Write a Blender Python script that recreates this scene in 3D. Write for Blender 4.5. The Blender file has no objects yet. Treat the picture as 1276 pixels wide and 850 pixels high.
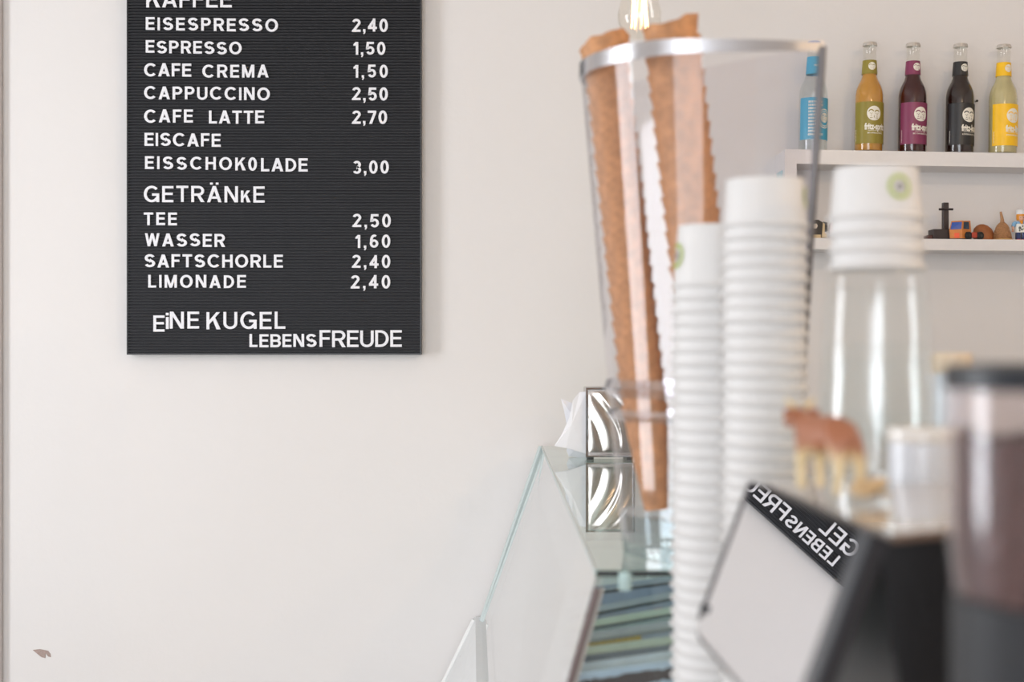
import bpy, math, random
from mathutils import Matrix, Vector
random.seed(7)
sc = bpy.context.scene
col = sc.collection
PI = math.pi
FPX = 1772.2; CZ = 1.47; WY = 3.10

# ------------------------------------------------------------------ camera, light, exposure
cam = bpy.data.cameras.new('camera'); camo = bpy.data.objects.new('camera', cam); col.objects.link(camo)
cam.sensor_width = 36; cam.lens = 50; camo.location = (0, 0, CZ); camo.rotation_euler = (PI/2, 0, 0)
cam.dof.use_dof = True; cam.dof.focus_distance = 3.06; cam.dof.aperture_fstop = 4.5
cam.clip_start = .05
sc.camera = camo
sc.cycles.transparent_max_bounces = 48; sc.cycles.max_bounces = 14
sc.view_settings.view_transform = 'Standard'; sc.view_settings.look = 'None'
sc.view_settings.gamma = 1; sc.view_settings.use_curve_mapping = False
sc.view_settings.exposure = 0.58
w = bpy.data.worlds.new('world'); sc.world = w; w.use_nodes = True
w.node_tree.nodes['Background'].inputs[0].default_value = (.80, .86, 1, 1)
w.node_tree.nodes['Background'].inputs[1].default_value = 1.0

def area(name, loc, rot, sx, sy, energy, color):
    l = bpy.data.lights.new(name, 'AREA'); l.shape = 'RECTANGLE'; l.size = sx; l.size_y = sy
    l.energy = energy; l.color = color
    o = bpy.data.objects.new(name, l); col.objects.link(o); o.location = loc; o.rotation_euler = rot
    return o
# daylight through the shop window behind the camera and the window in the left wall
area('daylight_shop_window', (-1.0, -3.16, 1.45), (PI/2, 0, 0), 2.2, 2.1, 57, (.90, .95, 1))
area('daylight_left_window', (-2.27, 1.65, 1.55), (0, -PI/2, 0), 1.3, .7, 21, (.93, .96, 1))
def lamp(loc, e, r=.03):
    l = bpy.data.lights.new('bulb_light', 'POINT'); l.energy = e; l.color = (1, .72, .45); l.shadow_soft_size = r
    o = bpy.data.objects.new('bulb_light', l); col.objects.link(o); o.location = loc

# ------------------------------------------------------------------ materials
def lin(c):
    return tuple(((v/255)/12.92 if v/255 <= .04045 else ((v/255+.055)/1.055)**2.4) for v in c) + (1,)
MC = {}
def mat(name, c, rough=.5, metal=0, var=.04, scale=40, bump=0, coat=0, trans=0, emit=None, es=0, spec=.5):
    if name in MC: return MC[name]
    m = bpy.data.materials.new(name); m.use_nodes = True; nt = m.node_tree; b = nt.nodes['Principled BSDF']
    L = lin(c)
    tc = nt.nodes.new('ShaderNodeTexCoord'); n = nt.nodes.new('ShaderNodeTexNoise'); n.inputs['Scale'].default_value = scale
    n.inputs['Detail'].default_value = 4
    nt.links.new(tc.outputs['Object'], n.inputs['Vector'])
    r = nt.nodes.new('ShaderNodeValToRGB')
    r.color_ramp.elements[0].position = .3; r.color_ramp.elements[1].position = .7
    r.color_ramp.elements[0].color = tuple(v*(1-var) for v in L[:3]) + (1,)
    r.color_ramp.elements[1].color = tuple(min(1, v*(1+var)) for v in L[:3]) + (1,)
    nt.links.new(n.outputs['Fac'], r.inputs[0]); nt.links.new(r.outputs[0], b.inputs['Base Color'])
    b.inputs['Roughness'].default_value = rough; b.inputs['Metallic'].default_value = metal
    b.inputs['Coat Weight'].default_value = coat; b.inputs['Transmission Weight'].default_value = trans
    b.inputs['Specular IOR Level'].default_value = spec
    if emit:
        b.inputs['Emission Color'].default_value = lin(emit); b.inputs['Emission Strength'].default_value = es
    if bump:
        bp = nt.nodes.new('ShaderNodeBump'); bp.inputs['Strength'].default_value = bump; bp.inputs['Distance'].default_value = .002
        nt.links.new(n.outputs['Fac'], bp.inputs['Height']); nt.links.new(bp.outputs[0], b.inputs['Normal'])
    MC[name] = m; return m

def glass(name, tint=(250, 252, 252), f0=.05, gain=1.0, rough=.0, pw=4.0):
    """clear pane: transparent with a facing-dependent mirror reflection (Schlick)"""
    if name in MC: return MC[name]
    m = bpy.data.materials.new(name); m.use_nodes = True; nt = m.node_tree
    for n in list(nt.nodes): nt.nodes.remove(n)
    o = nt.nodes.new('ShaderNodeOutputMaterial'); mx = nt.nodes.new('ShaderNodeMixShader')
    t = nt.nodes.new('ShaderNodeBsdfTransparent'); g = nt.nodes.new('ShaderNodeBsdfGlossy')
    t.inputs[0].default_value = lin(tint); g.inputs[0].default_value = (1, 1, 1, 1); g.inputs['Roughness'].default_value = rough
    lw = nt.nodes.new('ShaderNodeLayerWeight'); lw.inputs[0].default_value = .5
    p = nt.nodes.new('ShaderNodeMath'); p.operation = 'POWER'; p.inputs[1].default_value = pw
    ma = nt.nodes.new('ShaderNodeMath'); ma.operation = 'MULTIPLY_ADD'; ma.inputs[1].default_value = gain*(1-f0); ma.inputs[2].default_value = f0
    nt.links.new(lw.outputs['Facing'], p.inputs[0]); nt.links.new(p.outputs[0], ma.inputs[0]); nt.links.new(ma.outputs[0], mx.inputs[0])
    nt.links.new(t.outputs[0], mx.inputs[1]); nt.links.new(g.outputs[0], mx.inputs[2]); nt.links.new(mx.outputs[0], o.inputs[0])
    MC[name] = m; return m

def waffle_mat():
    m = mat('waffle', (196, 142, 98), .65, var=.22, scale=90, bump=.5)
    return m

# ------------------------------------------------------------------ mesh helpers
class MB:
    def __init__(s): s.v = []; s.f = []
    def add(s, vs, fs, M=None):
        b = len(s.v)
        s.v += [tuple(M @ Vector(v)) if M else tuple(v) for v in vs]
        s.f += [tuple(i+b for i in f) for f in fs]; return s
    def box(s, x0, x1, y0, y1, z0, z1, M=None, bev=0):
        if bev:
            c = bev
            pts = []
            # chamfered box: 24 verts
            vs = []; idx = {}
            for sx in (0, 1):
                for sy in (0, 1):
                    for sz in (0, 1):
                        X = (x0, x1)[sx]; Y = (y0, y1)[sy]; Z = (z0, z1)[sz]
                        dx = c if sx == 0 else -c; dy = c if sy == 0 else -c; dz = c if sz == 0 else -c
                        idx[sx, sy, sz] = (len(vs), len(vs)+1, len(vs)+2)
                        vs += [(X, Y+dy, Z+dz), (X+dx, Y, Z+dz), (X+dx, Y+dy, Z)]
            fs = []
            for a in (0, 1):
                fs.append([idx[a, 0, 0][0], idx[a, 1, 0][0], idx[a, 1, 1][0], idx[a, 0, 1][0]])
                fs.append([idx[0, a, 0][1], idx[1, a, 0][1], idx[1, a, 1][1], idx[0, a, 1][1]])
                fs.append([idx[0, 0, a][2], idx[1, 0, a][2], idx[1, 1, a][2], idx[0, 1, a][2]])
                for b in (0, 1):
                    fs.append([idx[a, b, 0][0], idx[a, b, 1][0], idx[a, b, 1][1], idx[a, b, 0][1]])
                    fs.append([idx[a, 0, b][0], idx[a, 1, b][0], idx[a, 1, b][2], idx[a, 0, b][2]])
                    fs.append([idx[0, a, b][1], idx[1, a, b][1], idx[1, a, b][2], idx[0, a, b][2]])
            for k in idx: fs.append(list(idx[k]))
            return s.add(vs, fs, M)
        vs = [(x, y, z) for x in (x0, x1) for y in (y0, y1) for z in (z0, z1)]
        return s.add(vs, [(0, 1, 3, 2), (4, 6, 7, 5), (0, 4, 5, 1), (2, 3, 7, 6), (0, 2, 6, 4), (1, 5, 7, 3)], M)
    def lathe(s, prof, seg=32, M=None, a0=0, a1=2*PI):
        full = abs(a1-a0-2*PI) < 1e-6
        n = seg if full else seg+1
        vs = []; fs = []
        for r, z in prof:
            for i in range(n):
                a = a0+(a1-a0)*i/seg
                vs.append((r*math.cos(a), r*math.sin(a), z))
        for j in range(len(prof)-1):
            for i in range(seg):
                k = (i+1) % n
                fs.append((j*n+i, j*n+k, (j+1)*n+k, (j+1)*n+i))
        return s.add(vs, fs, M)
    def tube(s, pts, r, seg=10, M=None, cap=True):
        pts = [Vector(p) for p in pts]; vs = []; fs = []
        rr = r if isinstance(r, (list, tuple)) else [r]*len(pts)
        up = Vector((0, 0, 1))
        for i, p in enumerate(pts):
            d = (pts[min(i+1, len(pts)-1)]-pts[max(i-1, 0)]).normalized()
            u = d.cross(up if abs(d.z) < .95 else Vector((1, 0, 0))).normalized(); v = d.cross(u)
            for k in range(seg):
                a = 2*PI*k/seg; vs.append(tuple(p+rr[i]*(math.cos(a)*u+math.sin(a)*v)))
        for i in range(len(pts)-1):
            for k in range(seg):
                q = (k+1) % seg; fs.append((i*seg+k, i*seg+q, (i+1)*seg+q, (i+1)*seg+k))
        if cap:
            fs.append(tuple(range(seg))); fs.append(tuple((len(pts)-1)*seg+k for k in range(seg)))
        return s.add(vs, fs, M)
    def prism(s, pts, y0, y1, M=None):
        """polygon in xz extruded along y"""
        n = len(pts)
        vs = [(x, y0, z) for x, z in pts]+[(x, y1, z) for x, z in pts]
        fs = [tuple(range(n)), tuple(range(2*n-1, n-1, -1))]+[(i, (i+1) % n, n+(i+1) % n, n+i) for i in range(n)]
        return s.add(vs, fs, M)
    def ball(s, c, r, M=None, seg=20, rings=12):
        rx, ry, rz = r if isinstance(r, (list, tuple)) else (r, r, r)
        vs = []; fs = []
        for j in range(rings+1):
            t = PI*j/rings
            for i in range(seg):
                a = 2*PI*i/seg
                vs.append((c[0]+rx*math.sin(t)*math.cos(a), c[1]+ry*math.sin(t)*math.sin(a), c[2]+rz*math.cos(t)))
        for j in range(rings):
            for i in range(seg):
                k = (i+1) % seg; fs.append((j*seg+i, j*seg+k, (j+1)*seg+k, (j+1)*seg+i))
        return s.add(vs, fs, M)
    def build(s, name, m, parent=None, smooth=False, loc=None, rot=None):
        me = bpy.data.meshes.new(name); me.from_pydata(s.v, [], s.f)
        import bmesh
        bm = bmesh.new(); bm.from_mesh(me)
        bmesh.ops.remove_doubles(bm, verts=bm.verts, dist=1e-6)
        bmesh.ops.recalc_face_normals(bm, faces=bm.faces); bm.to_mesh(me); bm.free()
        me.materials.append(m)
        if smooth:
            me.shade_smooth(); me.set_sharp_from_angle(angle=math.radians(38))
        o = bpy.data.objects.new(name, me); col.objects.link(o)
        if parent: o.parent = parent
        if loc: o.location = loc
        if rot: o.rotation_euler = rot
        return o

def ordinal(n):
    a = 'zeroth first second third fourth fifth sixth seventh eighth ninth tenth eleventh twelfth thirteenth fourteenth fifteenth sixteenth seventeenth eighteenth nineteenth'.split()
    if n < 20: return a[n]
    t_, u = divmod(n, 10); tens = {2: 'twent', 3: 'thirt', 4: 'fort', 5: 'fift'}[t_]
    return tens+'ieth' if u == 0 else tens+'y-'+a[u]
def tag(o, label=None, cat=None, group=None, kind=None):
    if label: o['label'] = label
    if cat: o['category'] = cat
    if group: o['group'] = group
    if kind: o['kind'] = kind
    return o
def empty(name, loc, label, cat, group=None, rot=(0, 0, 0)):
    o = bpy.data.objects.new(name, None); col.objects.link(o); o.location = loc; o.rotation_euler = rot
    o.empty_display_size = .02
    return tag(o, label, cat, group)
def copy_tree(o, loc=None, rot=None, label=None, parent=None):
    c = o.copy(); col.objects.link(c)
    if parent: c.parent = parent
    if loc: c.location = loc
    if rot: c.rotation_euler = rot
    if label: c['label'] = label
    for ch in list(o.children): copy_tree(ch, parent=c)
    return c
def T(x=0, y=0, z=0): return Matrix.Translation((x, y, z))
def R(a, ax): return Matrix.Rotation(a, 4, ax)
def pt(px, py, Y): return Vector(((px-638)/FPX*Y, Y, CZ+(425-py)/FPX*Y))

WHITE = mat('white_lacquer', (226, 223, 222), .35, var=.02)
BLACKP = mat('black_plastic', (26, 25, 27), .38, var=.06)
CHROME = mat('chrome', (205, 205, 208), .08, 1, var=.02)
GL = glass('clear_glass')

# ------------------------------------------------------------------ the room
def wall_material():
    m = bpy.data.materials.new('painted_plaster'); m.use_nodes = True; nt = m.node_tree; b = nt.nodes['Principled BSDF']
    tc = nt.nodes.new('ShaderNodeTexCoord')
    n = nt.nodes.new('ShaderNodeTexNoise'); n.inputs['Scale'].default_value = 2.2; n.inputs['Detail'].default_value = 5
    r = nt.nodes.new('ShaderNodeValToRGB')
    r.color_ramp.elements[0].color = lin((226, 222, 219)); r.color_ramp.elements[1].color = lin((230, 227, 225))
    n2 = nt.nodes.new('ShaderNodeTexNoise'); n2.inputs['Scale'].default_value = 55; n2.inputs['Detail'].default_value = 6
    n3 = nt.nodes.new('ShaderNodeTexNoise'); n3.inputs['Scale'].default_value = 7
    ad = nt.nodes.new('ShaderNodeMath'); ad.operation = 'MULTIPLY_ADD'; ad.inputs[1].default_value = 2.5
    bp = nt.nodes.new('ShaderNodeBump'); bp.inputs['Strength'].default_value = .12; bp.inputs['Distance'].default_value = .004
    for q in (n, n2, n3): nt.links.new(tc.outputs['Object'], q.inputs['Vector'])
    nt.links.new(n.outputs['Fac'], r.inputs[0]); nt.links.new(r.outputs[0], b.inputs['Base Color'])
    nt.links.new(n3.outputs['Fac'], ad.inputs[0]); nt.links.new(n2.outputs['Fac'], ad.inputs[2])
    nt.links.new(ad.outputs[0], bp.inputs['Height']); nt.links.new(bp.outputs[0], b.inputs['Normal'])
    b.inputs['Roughness'].default_value = .75; b.inputs['Specular IOR Level'].default_value = .25
    return m
WM = wall_material()
def struct(name, mb, m): return tag(mb.build(name, m), kind='structure')
X0, X1, Y0, H = -2.3, 2.6, -3.2, 2.9
struct('wall_back', MB().box(X0, X1, WY, WY+.15, 0, H), WM)
struct('floor', MB().box(X0, X1, Y0, WY, -.1, 0), mat('floor_boards', (150, 138, 126), .5, var=.15, scale=6))
struct('ceiling', MB().box(X0, X1, Y0, WY, H, H+.1), WM)
struct('wall_right', MB().box(X1, X1+.15, Y0, WY, 0, H), WM)
b = MB(); b.box(X0-.15, X0, Y0, 1.3, 0, H); b.box(X0-.15, X0, 2.0, WY, 0, H); b.box(X0-.15, X0, 1.3, 2.0, 0, .9); b.box(X0-.15, X0, 1.3, 2.0, 2.2, H)
struct('wall_left', b, WM)
b = MB(); b.box(X0, -2.1, Y0-.15, Y0, 0, H); b.box(.1, X1, Y0-.15, Y0, 0, H); b.box(-2.1, .1, Y0-.15, Y0, 0, .4); b.box(-2.1, .1, Y0-.15, Y0, 2.5, H)
struct('wall_front', b, WM)
def window(name, M, wd, h, nx):
    o = bpy.data.objects.new(name, None); col.objects.link(o); o.matrix_world = M; tag(o, kind='structure')
    f = MB(); t = .05
    f.box(0, wd, 0, .05, 0, t); f.box(0, wd, 0, .05, h-t, h)
    f.box(0, t, 0, .05, t, h-t); f.box(wd-t, wd, 0, .05, t, h-t)
    f.build('frame', WHITE, o)
    for i in range(1, nx): MB().box(wd*i/nx-.02, wd*i/nx+.02, .005, .045, t, h-t).build('mullion', WHITE, o)
    for i in range(nx): MB().box(wd*i/nx+.03, wd*(i+1)/nx-.03, .02, .026, t, h-t).build('pane', GL, o)
window('window_1', T(-2.1, Y0-.10, .4), 2.2, 2.1, 3)
window('window_2', T(X0-.06, 1.3, .9) @ R(PI/2, 'Z'), .7, 1.3, 2)
struct('trim_1', MB().box(-1.19, -1.1085, WY-.02, WY, 0, 2.35, bev=.004), mat('door_casing', (192, 184, 180), .5))
struct('trim_2', MB().box(-1.95, -1.19, WY-.012, WY, 0, 2.3, bev=.003), mat('door_leaf', (190, 180, 172), .5))

# chip in the paint, low on the left
def blob(pts, y0, y1, f=None): return MB().prism([(pt(x, y, WY).x, pt(x, y, WY).z) for x, y in pts], y0, y1)
tag(blob([(41, 810), (50, 809), (60, 811), (63, 815), (63.5, 819), (60, 818), (57, 814), (56.5, 820), (52, 819), (47, 815)], WY-.0012, WY+.001).build('paint_chip', mat('bare_plaster', (170, 150, 142), .9, var=.12, scale=300)),
    'small brown chip in the paint low on the wall, below left of the menu board', 'paint chip')
tag(MB().lathe([(0, 0), (.0022, 0), (.0026, .0015), (.0026, .003), (0, .0032)], 10, T(pt(1215, 127, WY).x, WY-.0155, pt(1215, 127, WY).z) @ R(-PI/2, 'X')).lathe([(.0012, 0), (.0012, .0165)], 8, T(pt(1215, 127, WY).x, WY-.0155, pt(1215, 127, WY).z) @ R(-PI/2, 'X')).build('nail', BLACKP),
    'tiny dark nail head in the wall right of the black cola bottle', 'nail')

# ------------------------------------------------------------------ menu board with plug-in letters
BY = WY-.030     # plane of the ridged face
def bx(px): return (px-638)/FPX*BY
def bz(py): return CZ+(425-py)/FPX*BY
S = BY/FPX       # metres per photo pixel on the board
board = empty('menu_board', (bx(341), BY, bz(442)), 'black grooved letter board listing coffee and drink prices in white letters, on the white wall', 'menu board')
def loc(o): o.location = o.location - board.location if False else o.location
BO = Vector(board.location)
blackfelt = mat('black_ridged_plastic', (31, 31, 35), .5, var=.05, scale=20, spec=.3)
b = MB()
top = -52; pitch = 3.73
n = int((442-1.6-top)/pitch); prof = []
for i in range(n+1):
    y = 442-1.6-i*pitch
    prof += [(0.0036, y), (0.0036, y-pitch*.34), (0, y-pitch*.44), (0, y-pitch*.90)]
vs = []; fs = []
for d, y in prof:
    vs += [(bx(159.6)-BO.x, d, bz(y)-BO.z), (bx(523.4)-BO.x, d, bz(y)-BO.z)]
for i in range(len(prof)-1): fs.append((2*i, 2*i+1, 2*i+3, 2*i+2))
b.add(vs, fs)
b.build('grooved_panel', blackfelt, board)
b = MB(); xl, xr = bx(158)-BO.x, bx(525)-BO.x; zt = bz(top)-BO.z
e = S*1.7
b.box(xl, xl+e, -.001, .027, 0, zt); b.box(xr-e, xr, -.001, .027, 0, zt); b.box(xl+e, xr-e, -.001, .027, 0, e); b.box(xl+e, xr-e, -.001, .027, zt-e, zt)
b.box(xl+e, xr-e, .006, .027, e, zt-e)
b.build('tray', mat('black_frame', (28, 28, 31), .4), board)
b = MB(); b.box(-.12, -.09, .027, .030, .2, zt-.02); b.box(.09, .12, .027, .030, .2, zt-.02); b.build('hanger', CHROME, board)

def arc(cx, cy, rx, ry, a0, a1, n=12):
    return [(cx+rx*math.cos(math.radians(a0+(a1-a0)*i/n)), cy+ry*math.sin(math.radians(a0+(a1-a0)*i/n))) for i in range(n+1)]
def glyph(c, t):
    """strokes (centre lines) and polygons on a cap height of 1; returns strokes, polys, width"""
    h = t/2; st = []; po = []; w = .6
    if c == 'E': w = .60; st = [[(h, 0), (h, 1)], [(0, h), (w, h)], [(0, 1-h), (w, 1-h)], [(0, .52), (w*.94, .52)]]
    elif c == 'F': w = .57; st = [[(h, 0), (h, 1)], [(0, 1-h), (w, 1-h)], [(0, .50), (w*.92, .50)]]
    elif c == 'I': w = t; st = [[(h, 0), (h, 1)]]
    elif c == 'i': w = t; st = [[(h, 0), (h, .74)], [(h, .84), (h, 1)]]
    elif c == 'T': w = .64; st = [[(w/2, 0), (w/2, 1)], [(0, 1-h), (w, 1-h)]]
    elif c == 'L': w = .54; st = [[(h, 0), (h, 1)], [(0, h), (w, h)]]
    elif c == 'H': w = .70; st = [[(h, 0), (h, 1)], [(w-h, 0), (w-h, 1)], [(0, .52), (w, .52)]]
    elif c == 'N': w = .72; st = [[(h, 0), (h, 1)], [(w-h, 0), (w-h, 1)]]; po = [[(0, 1), (t*1.2, 1), (w, 0), (w-t*1.2, 0)]]
    elif c == 'M': w = .86; st = [[(h, 0), (h, 1)], [(w-h, 0), (w-h, 1)]]; po = [[(0, 1), (t*1.25, 1), (w/2+.5*t, 0), (w/2-.5*t, 0)], [(w, 1), (w-t*1.25, 1), (w/2-.5*t, 0), (w/2+.5*t, 0)]]
    elif c in 'AÄ':
        w = .76; po = [[(0, 0), (1.12*t, 0), (w/2+.56*t, 1), (w/2-.56*t, 1)], [(w, 0), (w-1.12*t, 0), (w/2-.56*t, 1), (w/2+.56*t, 1)]]; st = [[(.2*w, .29), (.8*w, .29)]]
        if c == 'Ä': st += [[(w*.30, 1.09), (w*.30, 1.09+t*.85)], [(w*.70, 1.09), (w*.70, 1.09+t*.85)]]
    elif c == 'W':
        w = 1.06; q = 1.05*t
        po = [[(0, 1), (q, 1), (w*.27+q/2, 0), (w*.27-q/2, 0)], [(w/2-q/2, 1), (w/2+q/2, 1), (w*.27+q/2, 0), (w*.27-q/2, 0)],
              [(w/2-q/2, 1), (w/2+q/2, 1), (w*.73+q/2, 0), (w*.73-q/2, 0)], [(w-q, 1), (w, 1), (w*.73+q/2, 0), (w*.73-q/2, 0)]]
    elif c == 'K': w = .70; st = [[(h, 0), (h, 1)]]; po = [[(w-1.35*t, 1), (w-.02, 1), (t*.9, .27), (t*.9, .50)], [(.30, .60), (.43, .70), (w+.02, 0), (w-1.3*t, 0)]]
    elif c in 'RPB':
        w = .68 if c != 'P' else .64; r = (.5-h)/2+.02 if c != 'B' else (.5-h)/2
        ym = 1-h-2*r
        st = [[(h, 0), (h, 1)], [(0, 1-h)]+arc(w-h-r*.95, 1-h-r, r*.95, r, 90, -90)+[(0, ym)]]
        if c == 'R': po = [[(w*.42, ym), (w*.42+1.15*t, ym), (w+.02, 0), (w-1.2*t, 0)]]
        if c == 'B': r2 = (ym-h)/2; st += [[(0, ym)]+arc(w-h-r2*.95+.02, h+r2, r2*.95, r2, 90, -90)+[(0, h)]]
    elif c == 'D': w = .70; st = [[(h, 0), (h, 1)], [(0, 1-h)]+arc(w-h-.36, .5, .36, .5-h, 90, -90, 16)+[(0, h)]]
    elif c == 'O': w = .80; st = [arc(w/2, .5, w/2-h, .51-h, 0, 360, 28)]
    elif c == '0': w = .56; st = [arc(w/2, .5, w/2-h, .51-h, 0, 360, 28)]
    elif c == 'C': w = .74; st = [arc(.40, .5, .40-h, .51-h, 42, 318, 24)]
    elif c == 'G': w = .78; st = [arc(.40, .5, .40-h, .51-h, 42, 300, 24)+[(w-h, .30), (w-h, .46)], [(.42, .46), (w, .46)], [(w-h, 0), (w-h, .46)]]
    elif c == 'U': w = .70; r = w/2-h; st = [[(h, 1)]+arc(w/2, h+r, r, r, 180, 360, 14)+[(w-h, 1)]]
    elif c == 'S':
        w = .62; ry = (.5-h)/2; rx = w/2-h
        st = [arc(w/2, 1-h-ry, rx*.96, ry, 22, 270, 14)+arc(w/2, h+ry, rx, ry, 90, -158, 14)]
    elif c == '1': w = .34; st = [[(w-h, 0), (w-h, 1)]]; po = [[(0, .70), (0, .82), (w-t, 1), (w-h, 1), (w-h, .74)]]
    elif c == '2': w = .56; r = w/2-h; st = [arc(w/2, 1-h-r, r, r, 168, -30, 14)+[(h*1.2, h*1.2), (w, h)]]; po = [[(0, 0), (w, 0), (w, t), (0, t)]]
    elif c == '3': w = .56; ry = (.5-h)/2; rx = w/2-h; st = [arc(w/2, 1-h-ry, rx*.94, ry, 150, -90, 14)+arc(w/2, h+ry, rx, ry, 90, -155, 14)]
    elif c == '4': w = .60; st = [[(w*.68, 0), (w*.68, 1)], [(0, .28), (w, .28)]]; po = [[(0, .22), (0, .36), (w*.62, 1), (w*.72, 1), (w*.72, .86), (.17, .26)]]
    elif c == '5': w = .57; st = [[(w*.94, 1-h), (h*1.5, 1-h), (h, .50)]+arc(w/2, .33, w/2-h, .33-h, 135, -155, 16)]
    elif c == '6': w = .57; st = [arc(w/2, .32, w/2-h, .32-h, 0, 360, 22), arc(w/2+.02, .55, w/2-h, .46-h, 195, 60, 14)]
    elif c == '7': w = .56; st = [[(0, 1-h), (w, 1-h)]]; po = [[(w-t*1.05, 1-t), (w, 1-t), (w*.5, 0), (w*.5-1.1*t, 0)]]
    elif c == ',': w = t*1.1; po = [[(0, .0), (0, t*1.1), (w, t*1.1), (w, -.06), (w*.5, -.19), (w*.12, -.16), (w*.42, 0)]]
    return st, po, w
WK = {'O': 1.24, 'C': 1.27, 'G': 1.22, 'A': 1.17, 'Ä': 1.17, 'S': 1.30, 'R': 1.17, 'P': 1.18, 'N': 1.15, 'M': 1.12, 'I': 1.05, 'i': 1.0, ',': 1.0, '0': 1.16, '1': 1.1, 'W': 1.05}
def gw(c, t): return glyph(c, t)[2]*WK.get(c, 1.15)
def ribbon(pts, t):
    n = len(pts); closed = (Vector(pts[0])-Vector(pts[-1])).length < 1e-6
    L = []; Rr = []
    P = [Vector(p) for p in pts]
    for i in range(n):
        a = P[i-1] if i > 0 else (P[n-2] if closed else None)
        c = P[i+1] if i < n-1 else (P[1] if closed else None)
        d1 = (P[i]-a).normalized() if a is not None else None
        d2 = (c-P[i]).normalized() if c is not None else None
        if d1 is None: d1 = d2
        if d2 is None: d2 = d1
        n1 = Vector((-d1.y, d1.x)); n2 = Vector((-d2.y, d2.x)); m = (n1+n2)
        m = m.normalized() if m.length > 1e-6 else n1
        k = min(1/max(.4, m.dot(n1)), 2)
        L.append(P[i]+m*t/2*k); Rr.append(P[i]-m*t/2*k)
    return L, Rr
LM = mat('white_letter_plastic', (232, 232, 236), .45, var=.01)
def letter_mb(c, x, base, cap, t, width=None, org=BO, dep=.0035):
    """letter at photo pixels x, base line, cap height (px)"""
    st, po, wd = glyph(c, t); kx = (width/cap/wd) if width else 1
    mb = MB()
    def W(p): return (bx(x+p[0]*cap*kx)-org.x, bz(base-p[1]*cap)-org.z)
    D = dep
    for s_ in st:
        dep = D+.00025*len(mb.v)/(len(mb.v)+1)+.00006*(len(mb.f) % 7)
        L, Rr = ribbon(s_, t)
        vs = []; fs = []
        for a, c2 in zip(L, Rr):
            A = W(a); C = W(c2); vs += [(A[0], -dep, A[1]), (C[0], -dep, C[1]), (A[0], 0, A[1]), (C[0], 0, C[1])]
        for i in range(len(L)-1):
            q = 4*i; fs += [(q, q+1, q+5, q+4), (q, q+4, q+6, q+2), (q+1, q+3, q+7, q+5)]
        m = 4*(len(L)-1); fs += [(0, 2, 3, 1), (m, m+1, m+3, m+2)]
        mb.add(vs, fs)
    for i, p in enumerate(po): mb.prism([W(q) for q in p], -D-.0005-.0002*i, 0)
    return mb
def row(text, x0, x1, ytop, ybot, ytop2=None, t=.17):
    """text set so that it spans x0..x1; ytop2 lets the line sink to the right"""
    cap = ybot-ytop; ws = [gw(c, t)*cap for c in text]
    gap = (x1-x0-sum(ws))/max(1, len(text)-1)
    k = 1.0
    if gap < cap*.03 and len(text) > 1:
        gap = cap*.04; k = (x1-x0-gap*(len(text)-1))/sum(ws)
    x = x0
    for i, (c, w_) in enumerate(zip(text, ws)):
        s_ = (ytop2-ytop)*i/max(1, len(text)-1) if ytop2 is not None else 0
        dy = random.uniform(-.35, .35)
        letter_mb(c, x, ybot+s_+dy, cap, t, width=w_*k).build('letter', LM, board, loc=(0, 0, 0))
        x += w_*k+gap
Z = 3.269
def r1(text, a, b_, y0, y1, y2=None, t=.17): row(text, 150+a/Z, 150+b_/Z, y0/Z, y1/Z, None if y2 is None else y2/Z, t)
def r2(text, a, b_, y0, y1, y2=None, t=.17): row(text, 150+a/Z, 150+b_/Z, 200+y0/Z, 200+y1/Z, None if y2 is None else 200+y2/Z, t)
r1('KAFFEE', 107, 455, -36, 32, t=.145)
r1('EISESPRESSO', 105, 643, 72, 124, 78); r1('2,40', 945, 1090, 77, 130)
r1('ESPRESSO', 105, 495, 166, 217, 172); r1('1,50', 950, 1080, 172, 224)
r1('CAFE', 98, 290, 260, 313); r1('CREMA', 335, 605, 265, 317); r1('1,50', 950, 1090, 265, 317)
r1('CAPPUCCINO', 98, 610, 352, 404, 358); r1('2,50', 945, 1090, 357, 410)
r1('CAFE', 98, 297, 447, 500); r1('LATTE', 362, 587, 451, 504); r1('2,70', 945, 1087, 451, 505)
r1('EISCAFE', 100, 410, 541, 594, 546)
r1('EISSCHOK', 102, 511, 638, 690, 642); r1('0', 522, 556, 643, 697); r1('LADE', 574, 764, 645, 699)
r1('3,00', 947, 1094, 655, 708)
r1('GETRÄN', 97, 480, 757, 823, 760, t=.145); r1('K', 492, 541, 777, 825, t=.19); r1('E', 543, 587, 760, 826, t=.145)
r2('TEE', 97, 232, 213, 265); r2('2,50', 947, 1102, 218, 272)
r2('WASSER', 102, 427, 297, 350, 299); r2('1,60', 958, 1100, 303, 356)
r2('SAFTSCHORLE', 100, 663, 383, 436, 385); r2('2,40', 945, 1100, 385, 438)
r2('LIMONADE', 115, 513, 467, 519); r2('2,40', 940, 1100, 468, 522)
r2('E', 136, 183, 632, 698, t=.145); r2('i', 187, 200, 620, 686, t=.17); r2('NE', 203, 322, 617, 686, t=.145); r2('KUGEL', 352, 673, 617, 687, t=.145)
r2('LEBENS', 527, 800, 707, 760); r2('FREUDE', 812, 1147, 692, 760, t=.145)

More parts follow.
